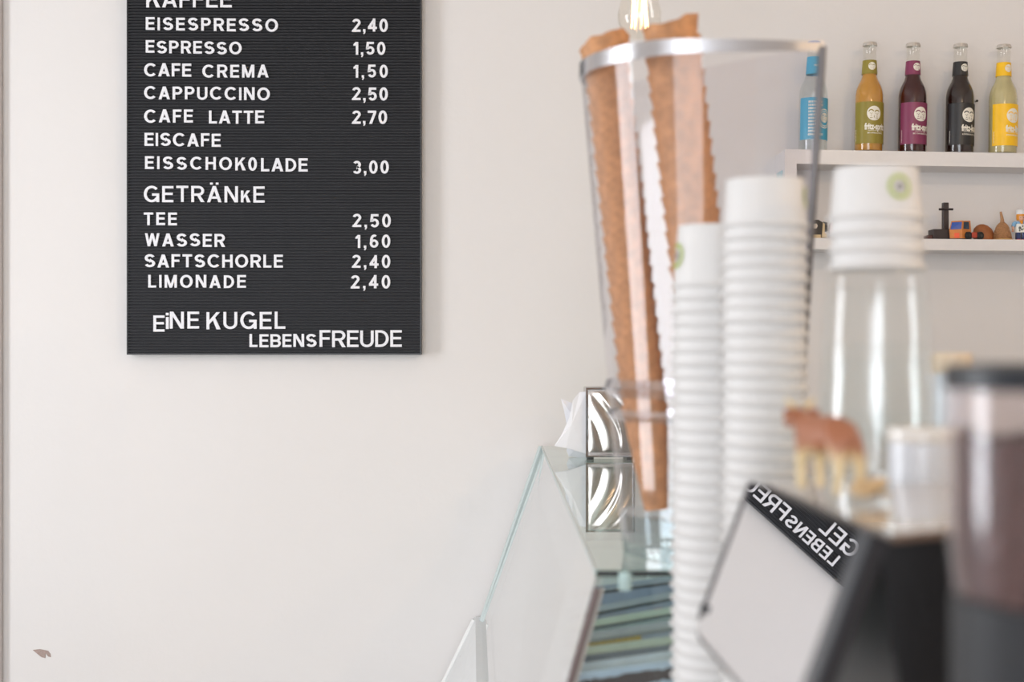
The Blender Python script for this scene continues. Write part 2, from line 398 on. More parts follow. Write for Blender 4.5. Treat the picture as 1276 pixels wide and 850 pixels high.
# ------------------------------------------------------------------ wall shelf
SY = 2.99; SX = .5736
shelf = empty('wall_shelf', (SX, WY, CZ+.19), 'white open wall shelf with two boards holding soda bottles and small toys', 'shelf')
so = Vector(shelf.location)
KU, KL = .0165, .0085
def zu(x): return CZ+.4028-KU*(x-.60)
def zl(x): return CZ+.2172-KL*(x-.60)
b = MB(); x1 = 1.75
def board_pts(zf, x0, x1, th, y0, y1):
    return [(x0-so.x, y0-so.y, zf(x0)-th-so.z), (x1-so.x, y0-so.y, zf(x1)-th-so.z), (x1-so.x, y0-so.y, zf(x1)-so.z), (x0-so.x, y0-so.y, zf(x0)-so.z),
            (x0-so.x, y1-so.y, zf(x0)-th-so.z), (x1-so.x, y1-so.y, zf(x1)-th-so.z), (x1-so.x, y1-so.y, zf(x1)-so.z), (x0-so.x, y1-so.y, zf(x0)-so.z)]
F8 = [(0, 1, 2, 3), (7, 6, 5, 4), (0, 4, 5, 1), (1, 5, 6, 2), (2, 6, 7, 3), (3, 7, 4, 0)]
MB().add(board_pts(zu, SX, x1, .030, SY, WY), F8).build('top_board', WHITE, shelf)
MB().add(board_pts(zl, SX+.025, x1, .0235, SY+.001, WY), F8).build('lower_board', WHITE, shelf)
zt_ = zu(SX)-.030-so.z
MB().box(0, .025, SY-so.y, WY-so.y, zl(SX)-.0235-so.z, zt_).build('side_panel', WHITE, shelf)
MB().box(x1-.025-so.x, x1-so.x, SY-so.y, WY-so.y, zl(x1)-.0235-so.z, zu(x1)-.030-so.z).build('side_panel', WHITE, shelf)
pc = empty('postcard', (SX-.001, 3.045, CZ+.2168+.09), 'pale blue postcard stuck on the outer side of the wall shelf', 'postcard')
MB().box(-.0008, .0008, -.030, .030, -.035, .055).build('card', mat('postcard_blue', (170, 205, 212), .5, var=.08), pc)
MB().prism([(-.012, -.03), (.012, -.03), (.004, .01), (0, .0)], -.0016, -.0009, R(PI/2, 'Z')).build('print', mat('postcard_red', (190, 120, 115), .5), pc)

# ------------------------------------------------------------------ soda bottles
def text_mesh(s, size, bold=.012):
    c = bpy.data.curves.new('txt', 'FONT'); c.body = s; c.size = size; c.offset = bold*size; c.align_x = 'CENTER'; c.resolution_u = 2
    o = bpy.data.objects.new('txt', c); col.objects.link(o)
    bpy.context.view_layer.update()
    me = bpy.data.meshes.new_from_object(o.evaluated_get(bpy.context.evaluated_depsgraph_get()))
    vs = [tuple(v.co) for v in me.vertices]; fs = [tuple(p.vertices) for p in me.polygons]
    bpy.data.objects.remove(o); bpy.data.curves.remove(c); bpy.data.meshes.remove(me)
    return vs, fs
def wrap(vs, Rr, z0, a0, sx=1.0):
    """flat (x,y) -> on the cylinder of radius Rr; a0 = heading of x=0 relative to the front (-y)"""
    out = []
    for v in vs:
        a = a0+v[0]*sx/Rr; out.append((Rr*math.sin(a), -Rr*math.cos(a), z0+v[1]))
    return out
def disc(r, n=24, m=7):
    vs = [(0, 0)]; fs = [(0, 1+i, 1+(i+1) % n) for i in range(n)]
    for j in range(1, m+1): vs += [(r*j/m*math.cos(2*PI*i/n), r*j/m*math.sin(2*PI*i/n)) for i in range(n)]
    for j in range(m-1):
        for i in range(n): k = (i+1) % n; fs.append((1+j*n+i, 1+j*n+k, 1+(j+1)*n+k, 1+(j+1)*n+i))
    return vs, fs
def strokes(lst, t):
    vs = []; fs = []
    for s_ in lst:
        L, Rr = ribbon(s_, t); b0 = len(vs)
        for a, c in zip(L, Rr): vs += [tuple(a), tuple(c)]
        fs += [(b0+2*i, b0+2*i+1, b0+2*i+3, b0+2*i+2) for i in range(len(L)-1)]
    return vs, fs
def faces_mark(r):
    """two cropped heads side by side in a disc: hair arcs, brows, noses, chins"""
    ln = []
    for cx, cy, k in ((-.42, .0, 1), (.40, -.05, .95)):
        for q_ in (.40, .46): ln.append([(p[0]*r, p[1]*r) for p in arc(cx, cy-.02, q_*k*.92, q_*k*1.15, 35, 150, 10)])
        for sx in (-.15, .13): ln.append([((cx+sx-.05)*r, (cy+.0)*r), ((cx+sx+.05)*r, (cy+.0)*r)])
        ln.append([((cx+.0)*r, (cy-.05)*r), ((cx+.03)*r, (cy-.20)*r)])
        ln.append([((cx-.10)*r, (cy-.38)*r), ((cx+.10)*r, (cy-.38)*r)])
        ln.append([(p[0]*r, p[1]*r) for p in arc(cx, cy-.25, .30*k, .40*k, 235, 305, 8)])
    ln.append([(-.02*r, -.30*r), (-.01*r, -.62*r)])
    return strokes(ln, .07*r)
BOT_R = .0303
BPROF = [(0, .003), (.020, .0005), (.0270, 0), (.0295, .002), (.0303, .006), (.0303, .118), (.0300, .125), (.0290, .133), (.0268, .141), (.0232, .149), (.0196, .156), (.0172, .163), (.0160, .170), (.0152, .180), (.0146, .192), (.0140, .205), (.0136, .216), (.0142, .2175), (.0146, .220), (.0142, .2225), (.0134, .224), (.0131, .2345)]
BH = .2345
def bottle(name, px, Y, glassm, liquid, liquid_top, lab, ink, word, sub, capm, label, rot, water=False):
    x = (px-638)/FPX*Y
    o = empty(name, (x, Y, zu(x)), label, 'bottle', rot=(0, KU*.9, 0))
    MB().lathe(BPROF, 40).build('bottle_glass', glassm, o, True)
    pr = [(max(0, r-.0016), z) for r, z in BPROF if z <= liquid_top]; pr[0] = (0, .0045); 
    pr = [(r, max(z, .0045)) for r, z in pr]
    rr = pr[-1][0]; pr += [(rr, liquid_top), (0, liquid_top)]
    MB().lathe(pr, 36).build('drink', liquid, o, True)
    # crown cap with flutes
    mb = MB(); n = 42; vs = []; fs = []
    rings = [(.0150, .2290, 1), (.0146, .2328, .6), (.0138, .2362, .15), (.011, .2372, 0), (0, .2374, 0)]
    for r, z, f in rings:
        for i in range(n): q = r*(1+.05*f*(1 if i % 2 else -1)); vs.append((q*math.cos(2*PI*i/n), q*math.sin(2*PI*i/n), z))
    for j in range(len(rings)-1):
        for i in range(n): k = (i+1) % n; fs.append((j*n+i, j*n+k, (j+1)*n+k, (j+1)*n+i))
    mb.add(vs, fs).build('crown_cap', capm, o, True)
    # labels: wrapped patches
    z0, z1 = .018, .1065
    if water: z0, z1 = .0245, .1135
    half = math.radians(86)
    r_ = BOT_R+.0002
    mb = MB(); mb.lathe([(r_, z0), (r_+.0002, z0+.0001), (r_+.0002, z1-.0001), (r_, z1)], 30, R(rot-PI/2, 'Z'), -half, half)
    lb = mb.build('front_label', lab, o, True)
    zn0, zn1 = (.168, .1975) if not water else (.166, .203)
    mb = MB(); rn = lambda z: .0160+(.0143-.0160)*(z-.170)/.028+.0005
    mb.lathe([(rn(zn0), zn0), (rn((zn0+zn1)/2), (zn0+zn1)/2), (rn(zn1), zn1)], 32)
    nl = mb.build('neck_label', lab, o, True)
    rp = r_+.0005
    if not water:
        v, f = disc(.0155); MB().add(wrap(v, rp, .0815, rot), f).build('round_emblem', ink, lb)
        v, f = faces_mark(.0155); MB().add(wrap(v, rp+.0003, .0815, rot), f).build('emblem_faces', lab, lb)
        v, f = text_mesh(word, .0185, .045); MB().add(wrap(v, rp, .0475, rot+.16, .64), f).build('lettering', ink, lb)
        v, f = text_mesh(sub, .0044, .012); MB().add(wrap(v, rp, .0385, rot+.12, .9), f).build('small_lettering', ink, lb)
        v, f = strokes([[(-.0165+.0033*i, 0) for i in range(11)]], .0006); MB().add(wrap([(x_, y_) for x_, y_ in v], rp, .0450, rot+.12), f).build('underline', ink, lb)
        rnp = rn(.178)+.0006
        v, f = disc(.0082); MB().add(wrap(v, rnp, .184, rot*.8), f).build('round_emblem', ink, nl)
        v, f = faces_mark(.0082); MB().add(wrap(v, rnp+.0003, .184, rot*.8), f).build('emblem_faces', lab, nl)
        # lines of fine print reading upward at the label's left edge
        ln = [[(0, i*.0022), (.0014+.0004*(i % 3), i*.0022)] for i in range(12)]
        v, f = strokes(ln, .0010); MB().add(wrap(v, rp, .023, rot-half+.10), f).build('fine_print', ink, lb)
    else:
        ln = []
        for i in range(11):
            xx = -.024
            while xx < -.004+(.012 if i > 8 or i < 1 else 0):
                l = random.uniform(.001, .003); ln.append([(xx, i*.0069-.034), (xx+l, i*.0069-.034)]); xx += l+.0009
        v, f = strokes(ln, .0044); MB().add(wrap(v, rp, .069, rot), f).build('lettering', ink, lb)
        for rad, th in ((.0175, .0022), (.0140, .0016)):
            v, f = strokes([arc(.013, 0, rad, rad*1.12, 0, 360, 30)], th); MB().add(wrap(v, rp, .069, rot), f).build('emblem_ring', ink, lb)
        v, f = disc(.0105); MB().add(wrap([(a+.013, c) for a, c in v], rp, .071, rot), f).build('round_emblem', ink, lb)
        v, f = faces_mark(.0100); MB().add(wrap([(a+.013, c) for a, c in v], rp+.0003, .071, rot), f).build('emblem_faces', lab, lb)
        v, f = text_mesh('FRITZ', .0048, .03); MB().add(wrap(v, rn(.18)+.0008, .182, .2), f).build('lettering', ink, nl)
    return o
INK = mat('label_white', (238, 234, 222), .5, var=.01)
BGL = glass('bottle_clear', (250, 250, 248), .05, .9, .03)
capS = mat('cap_silver', (214, 208, 200), .3, .7, var=.08, scale=300)
capB = mat('cap_blue', (30, 120, 205), .35)
def liq(name, c, trans=.0, rough=.12): return mat(name, c, rough, trans=trans, var=.03, coat=.1, spec=.3)
bottle('soda_bottle', 1012.5, 3.035, glass('bottle_water', (244, 247, 247), .06, .7, .05), glass('water', (253, 254, 254), .02, .2), .150, mat('label_blue', (70, 165, 200), .45), INK, '', '', capB,
       'clear water bottle with blue cap and blue white label, leftmost on the shelf', math.radians(14), True)
bottle('soda_bottle', 1082, 3.035, BGL, liq('drink_amber', (240, 178, 74), .45), .178, mat('label_olive', (146, 132, 48), .4), INK, 'fritz-spritz', 'BIO APFELSCHORLE', capS,
       'bottle of amber drink with olive green label, second from left on the shelf', math.radians(7))
bottle('soda_bottle', 1136, 3.035, BGL, liq('drink_wine', (62, 14, 16)), .178, mat('label_purple', (132, 52, 88), .4), INK, 'fritz-spritz', 'BIO TRAUBENSCHORLE', capS,
       'bottle of dark red drink with purple label, in the middle of the row', math.radians(20))
bottle('soda_bottle', 1195, 3.035, BGL, liq('drink_cola', (34, 14, 10)), .178, mat('label_black', (38, 37, 38), .4), INK, 'fritz-kola', 'KOFFEINHALTIG VIEL', capS,
       'bottle of dark cola with black label, second from right on the shelf', math.radians(22))
bottle('soda_bottle', 1249, 3.035, BGL, liq('drink_lemon', (232, 220, 168), .4), .178, mat('label_yellow', (250, 196, 24), .4), INK, 'fritz-limo', 'ZITRONENLIMONADE', capS,
       'bottle of pale lemonade with bright yellow label, rightmost on the shelf', math.radians(24))

# ------------------------------------------------------------------ toys on the lower board
def low(px, Y=3.03): x = (px-638)/FPX*Y; return (x, Y, zl(x)+.0002)
q = 3.03/FPX
dark = mat('dark_stained_wood', (44, 34, 36), .45, var=.2, scale=50, bump=.1)
o = empty('toy_grave_cross', low(1178), 'dark cross standing on a dark box-shaped base, left of the orange camper', 'toy cross')
MB().box(-.031, .014, -.018, .020, 0, .0225, R(-.0, 'Z'), bev=.0008).build('base_block', dark, o)
MB().box(-.042, -.031, -.014, .016, 0, .010, bev=.0008).build('step', mat('red_brown_wood', (82, 46, 42), .5, var=.1), o)
MB().box(-.006, .006, -.005, .007, .0225, .080, R(.0, 'Z'), bev=.001).build('post', dark, o)
MB().tube([(-.0155, -.006, .0655), (.0145, -.006, .0655)], .0024, 10).build('cross_bar', dark, o)
o = empty('toy_camper', low(1194, 3.02), 'small orange toy camper with blue windscreen between the cross and the stone', 'toy car')
cam_o = mat('orange_wood', (206, 128, 62), .5, var=.12, scale=90)
cab = [(-.0225, .004), (-.0195, .0015), (.0005, .0015), (.0005, .0235), (.001, .0400), (-.0165, .0385), (-.0245, .018)]
Mc = R(0, 'Z')
# body drawn as a cab seen three quarters: front face to the left, side face to the right
def hexa(mb, a, b2): return mb
bb = MB(); P_ = [(-.0225, -.016, .001), (.002, -.020, .001), (.026, -.006, .003), (.0, .016, .003)]
P2 = [(-.0240, -.016, .019), (.002, -.020, .020), (.0255, -.006, .020), (.0, .016, .020)]
P3_ = [(-.0185, -.012, .0385), (.0045, -.017, .0395), (.0245, -.004, .0405), (.002, .013, .040)]
bb.add(P_+P2+P3_, [(3, 2, 1, 0), (0, 1, 5, 4), (1, 2, 6, 5), (2, 3, 7, 6), (3, 0, 4, 7), (4, 5, 9, 8), (5, 6, 10, 9), (6, 7, 11, 10), (7, 4, 8, 11), (8, 9, 10, 11)])
bb.build('cab', cam_o, o)
def onquad(a, b_, c, d, u0, u1, v0, v1, off):
    a, b_, c, d = map(Vector, (a, b_, c, d)); nn = (b_-a).cross(d-a).normalized()
    f = lambda u, v: (a*(1-u)*(1-v)+b_*u*(1-v)+c*u*v+d*(1-u)*v)+nn*off
    return [tuple(f(u0, v0)), tuple(f(u1, v0)), tuple(f(u1, v1)), tuple(f(u0, v1))]
def plate(quad, th, name, m, par):
    a = [Vector(p) for p in quad]; nn = (a[1]-a[0]).cross(a[3]-a[0]).normalized()
    MB().add([tuple(p) for p in a]+[tuple(p-nn*th) for p in a], F8).build(name, m, par)
plate(onquad(P2[0], P2[1], P3_[1], P3_[0], .07, .93, .1, .88, .0006), .0008, 'windscreen', mat('toy_blue_glass', (44, 84, 170), .25), o)
plate(onquad(P2[1], P2[2], P3_[2], P3_[1], .14, .78, .12, .88, .0006), .0008, 'side_window', mat('toy_dark_glass', (38, 60, 84), .25), o)
plate(onquad(P_[0], P_[1], P2[1], P2[0], .38, .78, .12, .68, .0008), .001, 'headlight', mat('toy_red_orange', (240, 92, 48), .4), o)
plate([(-.024, -.017, .001), (.002, -.0215, .001), (.027, -.0065, .001), (.0, .017, .001)], -.0010, 'floor_plate', dark, o)
plate(onquad(P2[0], P2[1], P3_[1], P3_[0], .0, 1, .9, 1.02, .001), .0012, 'roof_edge', cam_o, o)
o = empty('toy_tractor_axle', low(1214, 3.006), 'black toy wheels with a red axle block in front of the brown stone', 'toy wheels')
for sx in (-.0125, .0118):
    wh = MB().lathe([(0, -.0045), (.0075, -.0045), (.0083, -.003), (.0083, .003), (.0075, .0045), (0, .0045)], 24, T(sx, 0, .0085) @ R(PI/2, 'X') @ R(.5, 'Y')).build('wheel', mat('rubber', (34, 36, 34), .6), o, True)
    MB().lathe([(0, .0052), (.0030, .0052), (.0034, .0040)], 14, T(sx, 0, .0085) @ R(PI/2, 'X') @ R(.5, 'Y')).build('hub', mat('hub_dark', (64, 64, 60), .5), wh, True)
MB().box(-.0060, .0050, -.005, .005, .004, .0155, bev=.001).build('axle_block', mat('toy_red', (176, 62, 36), .5), o)
o = empty('brown_stone', low(1225, 3.04), 'rounded brown lump of wood behind the black toy wheels', 'wooden lump')
bm_ = MB(); vs = []; fs = []
rg = [(.0, .0), (.021, .001), (.0225, .008), (.0205, .017), (.0170, .026), (.0105, .0325), (.004, .0355), (0, .0358)]
for j, (r, z) in enumerate(rg):
    for i in range(18):
        a = 2*PI*i/18; k = 1+.09*math.sin(2*a+j*.3)+.05*math.sin(5*a+j)
        vs.append((r*k*math.cos(a)+(.001*j if a else 0)*0-.0015*(j-3)*.6, r*k*math.sin(a)*.8, z))
for j in range(len(rg)-1):
    for i in range(18): k = (i+1) % 18; fs.append((j*18+i, j*18+k, (j+1)*18+k, (j+1)*18+i))
bm_.add(vs, fs).build('lump', mat('brown_wood_lump', (160, 98, 56), .6, var=.2, scale=70, bump=.3), o, True)
# wicker basket bell
o = empty('wicker_cone', low(1249, 3.03), 'small woven wicker bell with a stem, between the brown stone and the figure', 'wicker basket')
wick = mat('wicker', (176, 132, 92), .6, var=.15, scale=200, bump=.2)
mb = MB(); n = 44; vs = []; fs = []
prof = [(.0190, .003), (.0188, .008), (.0176, .014), (.0160, .020), (.0138, .027), (.0108, .033), (.0070, .037), (.0040, .0395)]
pp = []
for j in range(len(prof)-1):
    for s_ in range(4):
        t_ = s_/4; pp.append((prof[j][0]*(1-t_)+prof[j+1][0]*t_, prof[j][1]*(1-t_)+prof[j+1][1]*t_))
for j, (r, z) in enumerate(pp):
    for i in range(n):
        k = r+.0007*(1 if (i//2+j) % 2 else -1); vs.append((k*math.cos(2*PI*i/n), k*math.sin(2*PI*i/n), z))
for j in range(len(pp)-1):
    for i in range(n): k = (i+1) % n; fs.append((j*n+i, j*n+k, (j+1)*n+k, (j+1)*n+i))
mb.add(vs, fs).build('woven_body', wick, o)
MB().lathe([(.0, .0), (.0195, 0), (.0212, .0015), (.0205, .0035), (.0185, .0042)], 40).build('foot_ring', mat('wicker_light', (200, 160, 104), .6), o, True)
MB().tube([(0, 0, .037), (-.0005, 0, .046), (-.0035, 0, .062)], [.0048, .0036, .0022], 12).build('stem', wick, o, True)
# toy figure
o = empty('toy_figure', low(1272, 3.03), 'plastic toy figure with orange hair, white cap and printed apron, right end of shelf', 'toy figure')
C_ = lambda n_, c: mat(n_, c, .35, coat=.2)
skin = C_('toy_skin', (228, 178, 150))
for sx in (-1, 1):
    lg = MB().box(.0015 if sx > 0 else -.0105, .0105 if sx > 0 else -.0015, -.005, .005, .003, .021, bev=.0012).build('leg', C_('toy_navy', (36, 58, 112)), o)
    MB().box(.0015 if sx > 0 else -.0105, .0105 if sx > 0 else -.0015, -.009, .005, 0, .0035, bev=.0008).build('shoe', C_('toy_shoe', (176, 40, 52)), lg)
    ar = MB().tube([(sx*.0105, 0, .0395), (sx*.0150, -.001, .036), (sx*.0172, -.002, .030)], [.0038, .0042, .0038], 12).build('arm', C_('toy_sky', (130, 178, 216)), o, True)
    MB().tube([(sx*.0172, -.002, .031), (sx*.0182, -.004, .024), (sx*.0185, -.0055, .0195)], [.0024, .0022, .0028], 10).build('hand', skin, ar, True)
MB().lathe([(0, .019), (.0125, .019), (.0120, .030), (.0100, .0405), (.004, .0425), (0, .0425)], 24, Matrix.Diagonal((1, .62, 1, 1))).build('torso', C_('toy_sky', (130, 178, 216)), o, True)
ap = MB().lathe([(.0142, .0175), (.0130, .028), (.0108, .036)], 20, Matrix.Diagonal((1, .72, 1, 1)), PI*1.08, PI*1.92).build('apron', C_('toy_apron', (232, 232, 226)), o, True)
for k, (cx, cz, r) in enumerate(((-.005, .027, .0030), (-.001, .0235, .0022), (-.0055, .0215, .0020), (.0045, .0245, .0026), (.0005, .0305, .0016))):
    MB().ball((cx, -.0098+abs(cx)*.12, cz), (r, .0008, r*1.1), seg=12, rings=6).build('print', C_('toy_print_grey', (96, 104, 98)) if k != 3 else C_('toy_print_green', (150, 176, 96)), ap, True)
hd = MB().lathe([(0, .0405), (.005, .0420), (.0078, .046), (.0080, .052), (.006, .0560), (0, .0575)], 24).build('head', skin, o, True)
MB().tube([(-.002, -.0075, .0425), (.0, -.0085, .036)], [.004, .0025], 10).build('beard', C_('toy_orange', (226, 146, 32)), hd, True)
for sx in (-1, 1): MB().ball((sx*.003, -.0077, .0490), .0008, seg=8, rings=6).build('eye', BLACKP, hd, True)
MB().lathe([(.0084, .044), (.0094, .049), (.0092, .0555), (.0088, .057)], 22, T(0, .0006, 0), PI*-.28, PI*1.28).lathe([(.0092, .0525), (.0090, .0575), (0, .0590)], 22).build('hair', C_('toy_orange', (226, 146, 32)), hd, True)
MB().lathe([(.0096, .0565), (.0102, .0580), (.0098, .0605), (.0108, .0635), (.0085, .0665), (0, .0675)], 22).build('cap', C_('toy_white', (232, 232, 232)), hd, True)
# left: black and cream wooden animal
o = empty('toy_cow_block', low(1019, 3.02), 'black and cream wooden toy animal at the left end of the lower board', 'toy animal')
cream = mat('cream_wood', (206, 182, 142), .55, var=.1)
MB().prism([(-.012, 0), (.004, 0), (.004, .008), (-.012, .008)], -.012, .012).build('base', cream, o)
MB().prism([(-.014, .008), (.006, .008), (.009, .020), (.008, .034), (-.001, .0395), (-.012, .039), (-.016, .030)], -.012, .010).build('body', BLACKP, o)
MB().prism([(-.017, .021), (-.0065, .021), (-.004, .026), (-.0065, .031), (-.017, .030)], -.019, -.012).build('muzzle', mat('bone', (222, 208, 190), .5), o)
MB().prism([(.006, .002), (.017, .002), (.0165, .008), (.012, .012), (.012, .031), (.008, .034), (.007, .018)], -.013, .006).build('neck', cream, o)
MB().prism([(.013, .016), (.019, .015), (.0185, .034), (.010, .0355), (.0125, .030)], -.010, .006).build('rump', BLACKP, o)
o = empty('toy_calf_block', low(1037, 3.02), 'pale pink wooden toy animal right beside the black and cream one', 'toy animal')
MB().prism([(-.006, 0), (.006, 0), (.007, .014), (.009, .022), (.004, .036), (-.004, .034), (-.007, .020)], -.008, .008).build('body', mat('pink_wood', (222, 200, 194), .5), o)

# ------------------------------------------------------------------ glass display case (vitrine)
TZ = -.2255; NY, FY = 1.402, 3.05
case = empty('display_case', (.25, 2.2, 0), 'glass ice cream display case with slanted front glass, running back to the wall', 'display case')
co = Vector(case.location)
def cp(x, y, z): return (x-co.x, y-co.y, CZ+z-co.z)
GT = glass('case_glass', (232, 244, 240), .06, 1.0); GF = glass('case_front_glass', (248, 252, 251), .08, 1.0, pw=1.6)
xn, xf = .0823, .0637; XR = .50
th = .008
MB().add([cp(xn, NY, TZ-th), cp(XR, NY, TZ-th), cp(XR, FY, TZ-th), cp(xf, FY, TZ-th), cp(xn, NY, TZ), cp(XR, NY, TZ), cp(XR, FY, TZ), cp(xf, FY, TZ)],
         [(3, 2, 1, 0), (4, 5, 6, 7), (0, 1, 5, 4), (1, 2, 6, 5), (2, 3, 7, 6), (3, 0, 4, 7)]).build('top_glass', GT, case)
zb = -.600
bn, bf = xn-.275*(-zb+TZ), xf-.345*(-zb+TZ)
MB().add([cp(bn, NY, zb), cp(bf, FY, zb), cp(xf, FY, TZ-th), cp(xn, NY, TZ-th), cp(bn+.004, NY, zb), cp(bf+.004, FY, zb), cp(xf+.004, FY, TZ-th), cp(xn+.004, NY, TZ-th)], F8).build('front_glass', GF, case)
MB().add([cp(bn+.008, NY+.004, zb), cp(XR, NY+.004, zb), cp(XR, NY+.004, TZ-th-.001), cp(xn+.008, NY+.004, TZ-th-.001),
          cp(bn+.008, NY+.010, zb), cp(XR, NY+.010, zb), cp(XR, NY+.010, TZ-th-.001), cp(xn+.008, NY+.010, TZ-th-.001)], F8).build('end_glass', glass('end_glass', (240, 247, 248), .04, .8), case)
edge = mat('pane_edge', (196, 206, 204), .3)
MB().tube([cp(xn, NY, TZ-.001), cp(xf, FY, TZ-.001)], .0022, 8).build('glass_edge', edge, case)
MB().tube([cp(xf-.002, FY, TZ-.001), cp(bf-.0, FY-.004, zb)], .0050, 8).build('glass_edge', edge, case)
MB().tube([cp(xn+.002, NY-.002, TZ-.018), cp(bn+.002, NY-.002, zb)], .0034, 8).build('corner_seal', mat('brown_seal', (112, 96, 94), .45), case)
MB().tube([cp(xn+.007, NY+.001, TZ-.018), cp(bn+.007, NY+.001, zb)], .0022, 8).build('corner_strip', mat('strip_pale', (190, 184, 176), .45), case)
seal = mat('black_rubber', (24, 24, 26), .4)
for a, c in ((.0835, .1075), (.1145, XR)):
    MB().box(a-co.x, c-co.x, NY-.0045-co.y, NY-.0008-co.y, CZ+TZ-.0062, CZ+TZ-.0010, bev=.0005).build('rubber_seal', seal, case)
MB().lathe([(0, -.009), (.006, -.009), (.007, -.006), (.007, .009), (0, .009)], 20, T(.1110-co.x, NY-.004-co.y, CZ+TZ-.0105)).build('clamp', mat('clamp_clear', (190, 214, 212), .15, .3), case, True)
liner = mat('white_liner', (222, 224, 224), .45, var=.02)
MB().add([cp(bf, FY+.004, zb), cp(XR, FY+.004, zb), cp(XR, FY+.004, TZ-.01), cp(xf+.01, FY+.004, TZ-.01),
          cp(bf, FY+.045, zb), cp(XR, FY+.045, zb), cp(XR, FY+.045, TZ-.01), cp(xf+.01, FY+.045, TZ-.01)], F8).build('far_end_panel', liner, case)
MB().box(.47-co.x, .50-co.x, NY+.02-co.y, FY-co.y, CZ+zb, CZ+TZ-.012).build('back_panel', liner, case)
pr = [(-.108, zb+.010), (-.100, zb+.004), (XR, zb+.004), (XR, -1.47+.0), (-.16, -1.47), (-.16, -.76)]
# body below the glass: follows the slanted line
MB().add([cp(x, NY, z) for x, z in ((bn-.012, zb), (XR, zb), (XR, -1.468), (-.14, -1.468), (-.14, -.78))]+[cp(x, FY+.045, z) for x, z in ((bf-.014, zb), (XR, zb), (XR, -1.468), (-.165, -1.468), (-.165, -.78))],
         [(0, 1, 2, 3, 4), (9, 8, 7, 6, 5), (0, 5, 6, 1), (1, 6, 7, 2), (2, 7, 8, 3), (3, 8, 9, 4), (4, 9, 5, 0)]).build('cabinet', liner, case)
MB().tube([cp(bf-.016, FY+.03, zb-.004), cp(-.167, FY+.03, -.78)], .006, 8).build('end_trim', mat('trim_pale', (232, 232, 230), .35), case)
MB().tube([cp(-.108, FY-.05, -.665), cp(-.108, FY-.05, -.775)], .0018, 8).build('cable', mat('mauve_cable', (140, 112, 118), .5), case)

# flat ice cream pans inside, tilted up to the right, seen through the end glass
def pan(pxl, yl, yr, hpx, Y, colr, label, extra=None, rimc=None, fill=(226, 214, 190)):
    a = pt(pxl, yl, Y); c = pt(862, yr, Y); sl = (c.z-a.z)/(c.x-a.x)
    L0 = c.x-a.x; h = hpx*Y/FPX; L = .33; D = .042; bz_ = CZ+zb+.0055-a.z
    o = empty('ice_cream_pan', tuple(a), label, 'pan', 'pans standing in the display case')
    m = mat('pan_%s' % colr[0], colr[1], .35, .0, var=.06); t_ = .0015
    b = MB(); q_ = [(0, bz_), (L, bz_), (L, sl*L), (0, 0)]
    b.prism(q_, 0, t_); b.prism(q_, D-t_, D)
    b.prism([(0, bz_), (t_, bz_), (t_, 0), (0, 0)], t_, D-t_); b.prism([(L-t_, bz_), (L, bz_), (L, sl*L), (L-t_, sl*L)], t_, D-t_)
    b.prism([(t_, bz_), (L-t_, bz_), (L-t_, bz_+t_), (t_, bz_+t_)], t_, D-t_)
    b.build('pan_body', m, o)
    MB().prism([(-.001, -.0022), (L+.001, sl*L-.0022), (L+.001, sl*L+.0006), (-.001, .0006)], -.003, 0).build('rim', mat('pan_rim_%d_%d_%d' % (rimc or (196, 200, 204)), rimc or (196, 200, 204), .3, .3), o)
    mb = MB(); n = 30; top_ = [(t_+(L-2*t_)*i/n, sl*L*i/n-.010+random.uniform(-.002, .002)) for i in range(n+1)]
    mb.prism(top_+[(L-t_, sl*L-.022), (t_, -.022)], t_, D-t_).build('ice_cream', mat('ice_cream_%d_%d_%d' % fill, fill, .6, var=.15, scale=200, bump=.4), o)
    if extra: extra(o, L0, h, sl)
    return o
def strips(lst):
    def f(o, L, h, sl):
        for nme, x0, x1, z0, z1, c in lst:
            mb = MB(); n = 26; top_ = []; bot_ = []
            for i in range(n+1):
                x = L*(x0+(x1-x0)*i/n); k = random.uniform(-.12, .12)*(z1-z0)
                top_.append((x, sl*x+(z1+k)*h)); bot_.append((x, sl*x+(z0-k)*h))
            mb.prism(top_+bot_[::-1], -.0022, -.0004); mb.build(nme, mat('mark_%d_%d_%d' % c, c, .5, var=.25, scale=400), o)
    return f
pan(716, 742, 722, 26, 1.76, ('blue', (172, 186, 212)), 'uppermost blue grey pan inside the display case, under the glass top', None, (60, 66, 76))
pan(712, 770, 741, 17, 1.71, ('slate', (186, 198, 216)), 'blue grey pan with dark rim and a red strip, second from the top', strips([('red_label', .02, .75, -.86, -.55, (226, 110, 120))]), (52, 62, 66))
pan(708, 787, 761, 15, 1.66, ('palegreen', (214, 228, 222)), 'pale green pan below the one with the red strip', None, (92, 100, 98))
pan(704, 803, 779, 20, 1.61, ('grey', (196, 200, 212)), 'grey pan with yellow and red fruit on its front', strips([('yellow_fruit', .05, .6, -.42, -.10, (214, 178, 84)), ('red_fruit', .02, .62, -.82, -.46, (200, 110, 118))]), (150, 150, 152))
pan(704, 820, 800, 12, 1.56, ('pale', (222, 228, 218)), 'pale pan below the one with yellow and red fruit', None, (120, 126, 124))
pan(703, 832, 811, 10, 1.51, ('charcoal', (138, 142, 156)), 'dark grey pan above the lowest visible white one', None, (150, 156, 170))
pan(702, 842, 819, 34, 1.46, ('white', (232, 234, 246)), 'lowest visible white pan with crumbly dark brown ice cream', strips([('brown_ice_cream', .02, 1, -.68, -.28, (92, 68, 62))]), (226, 228, 240))

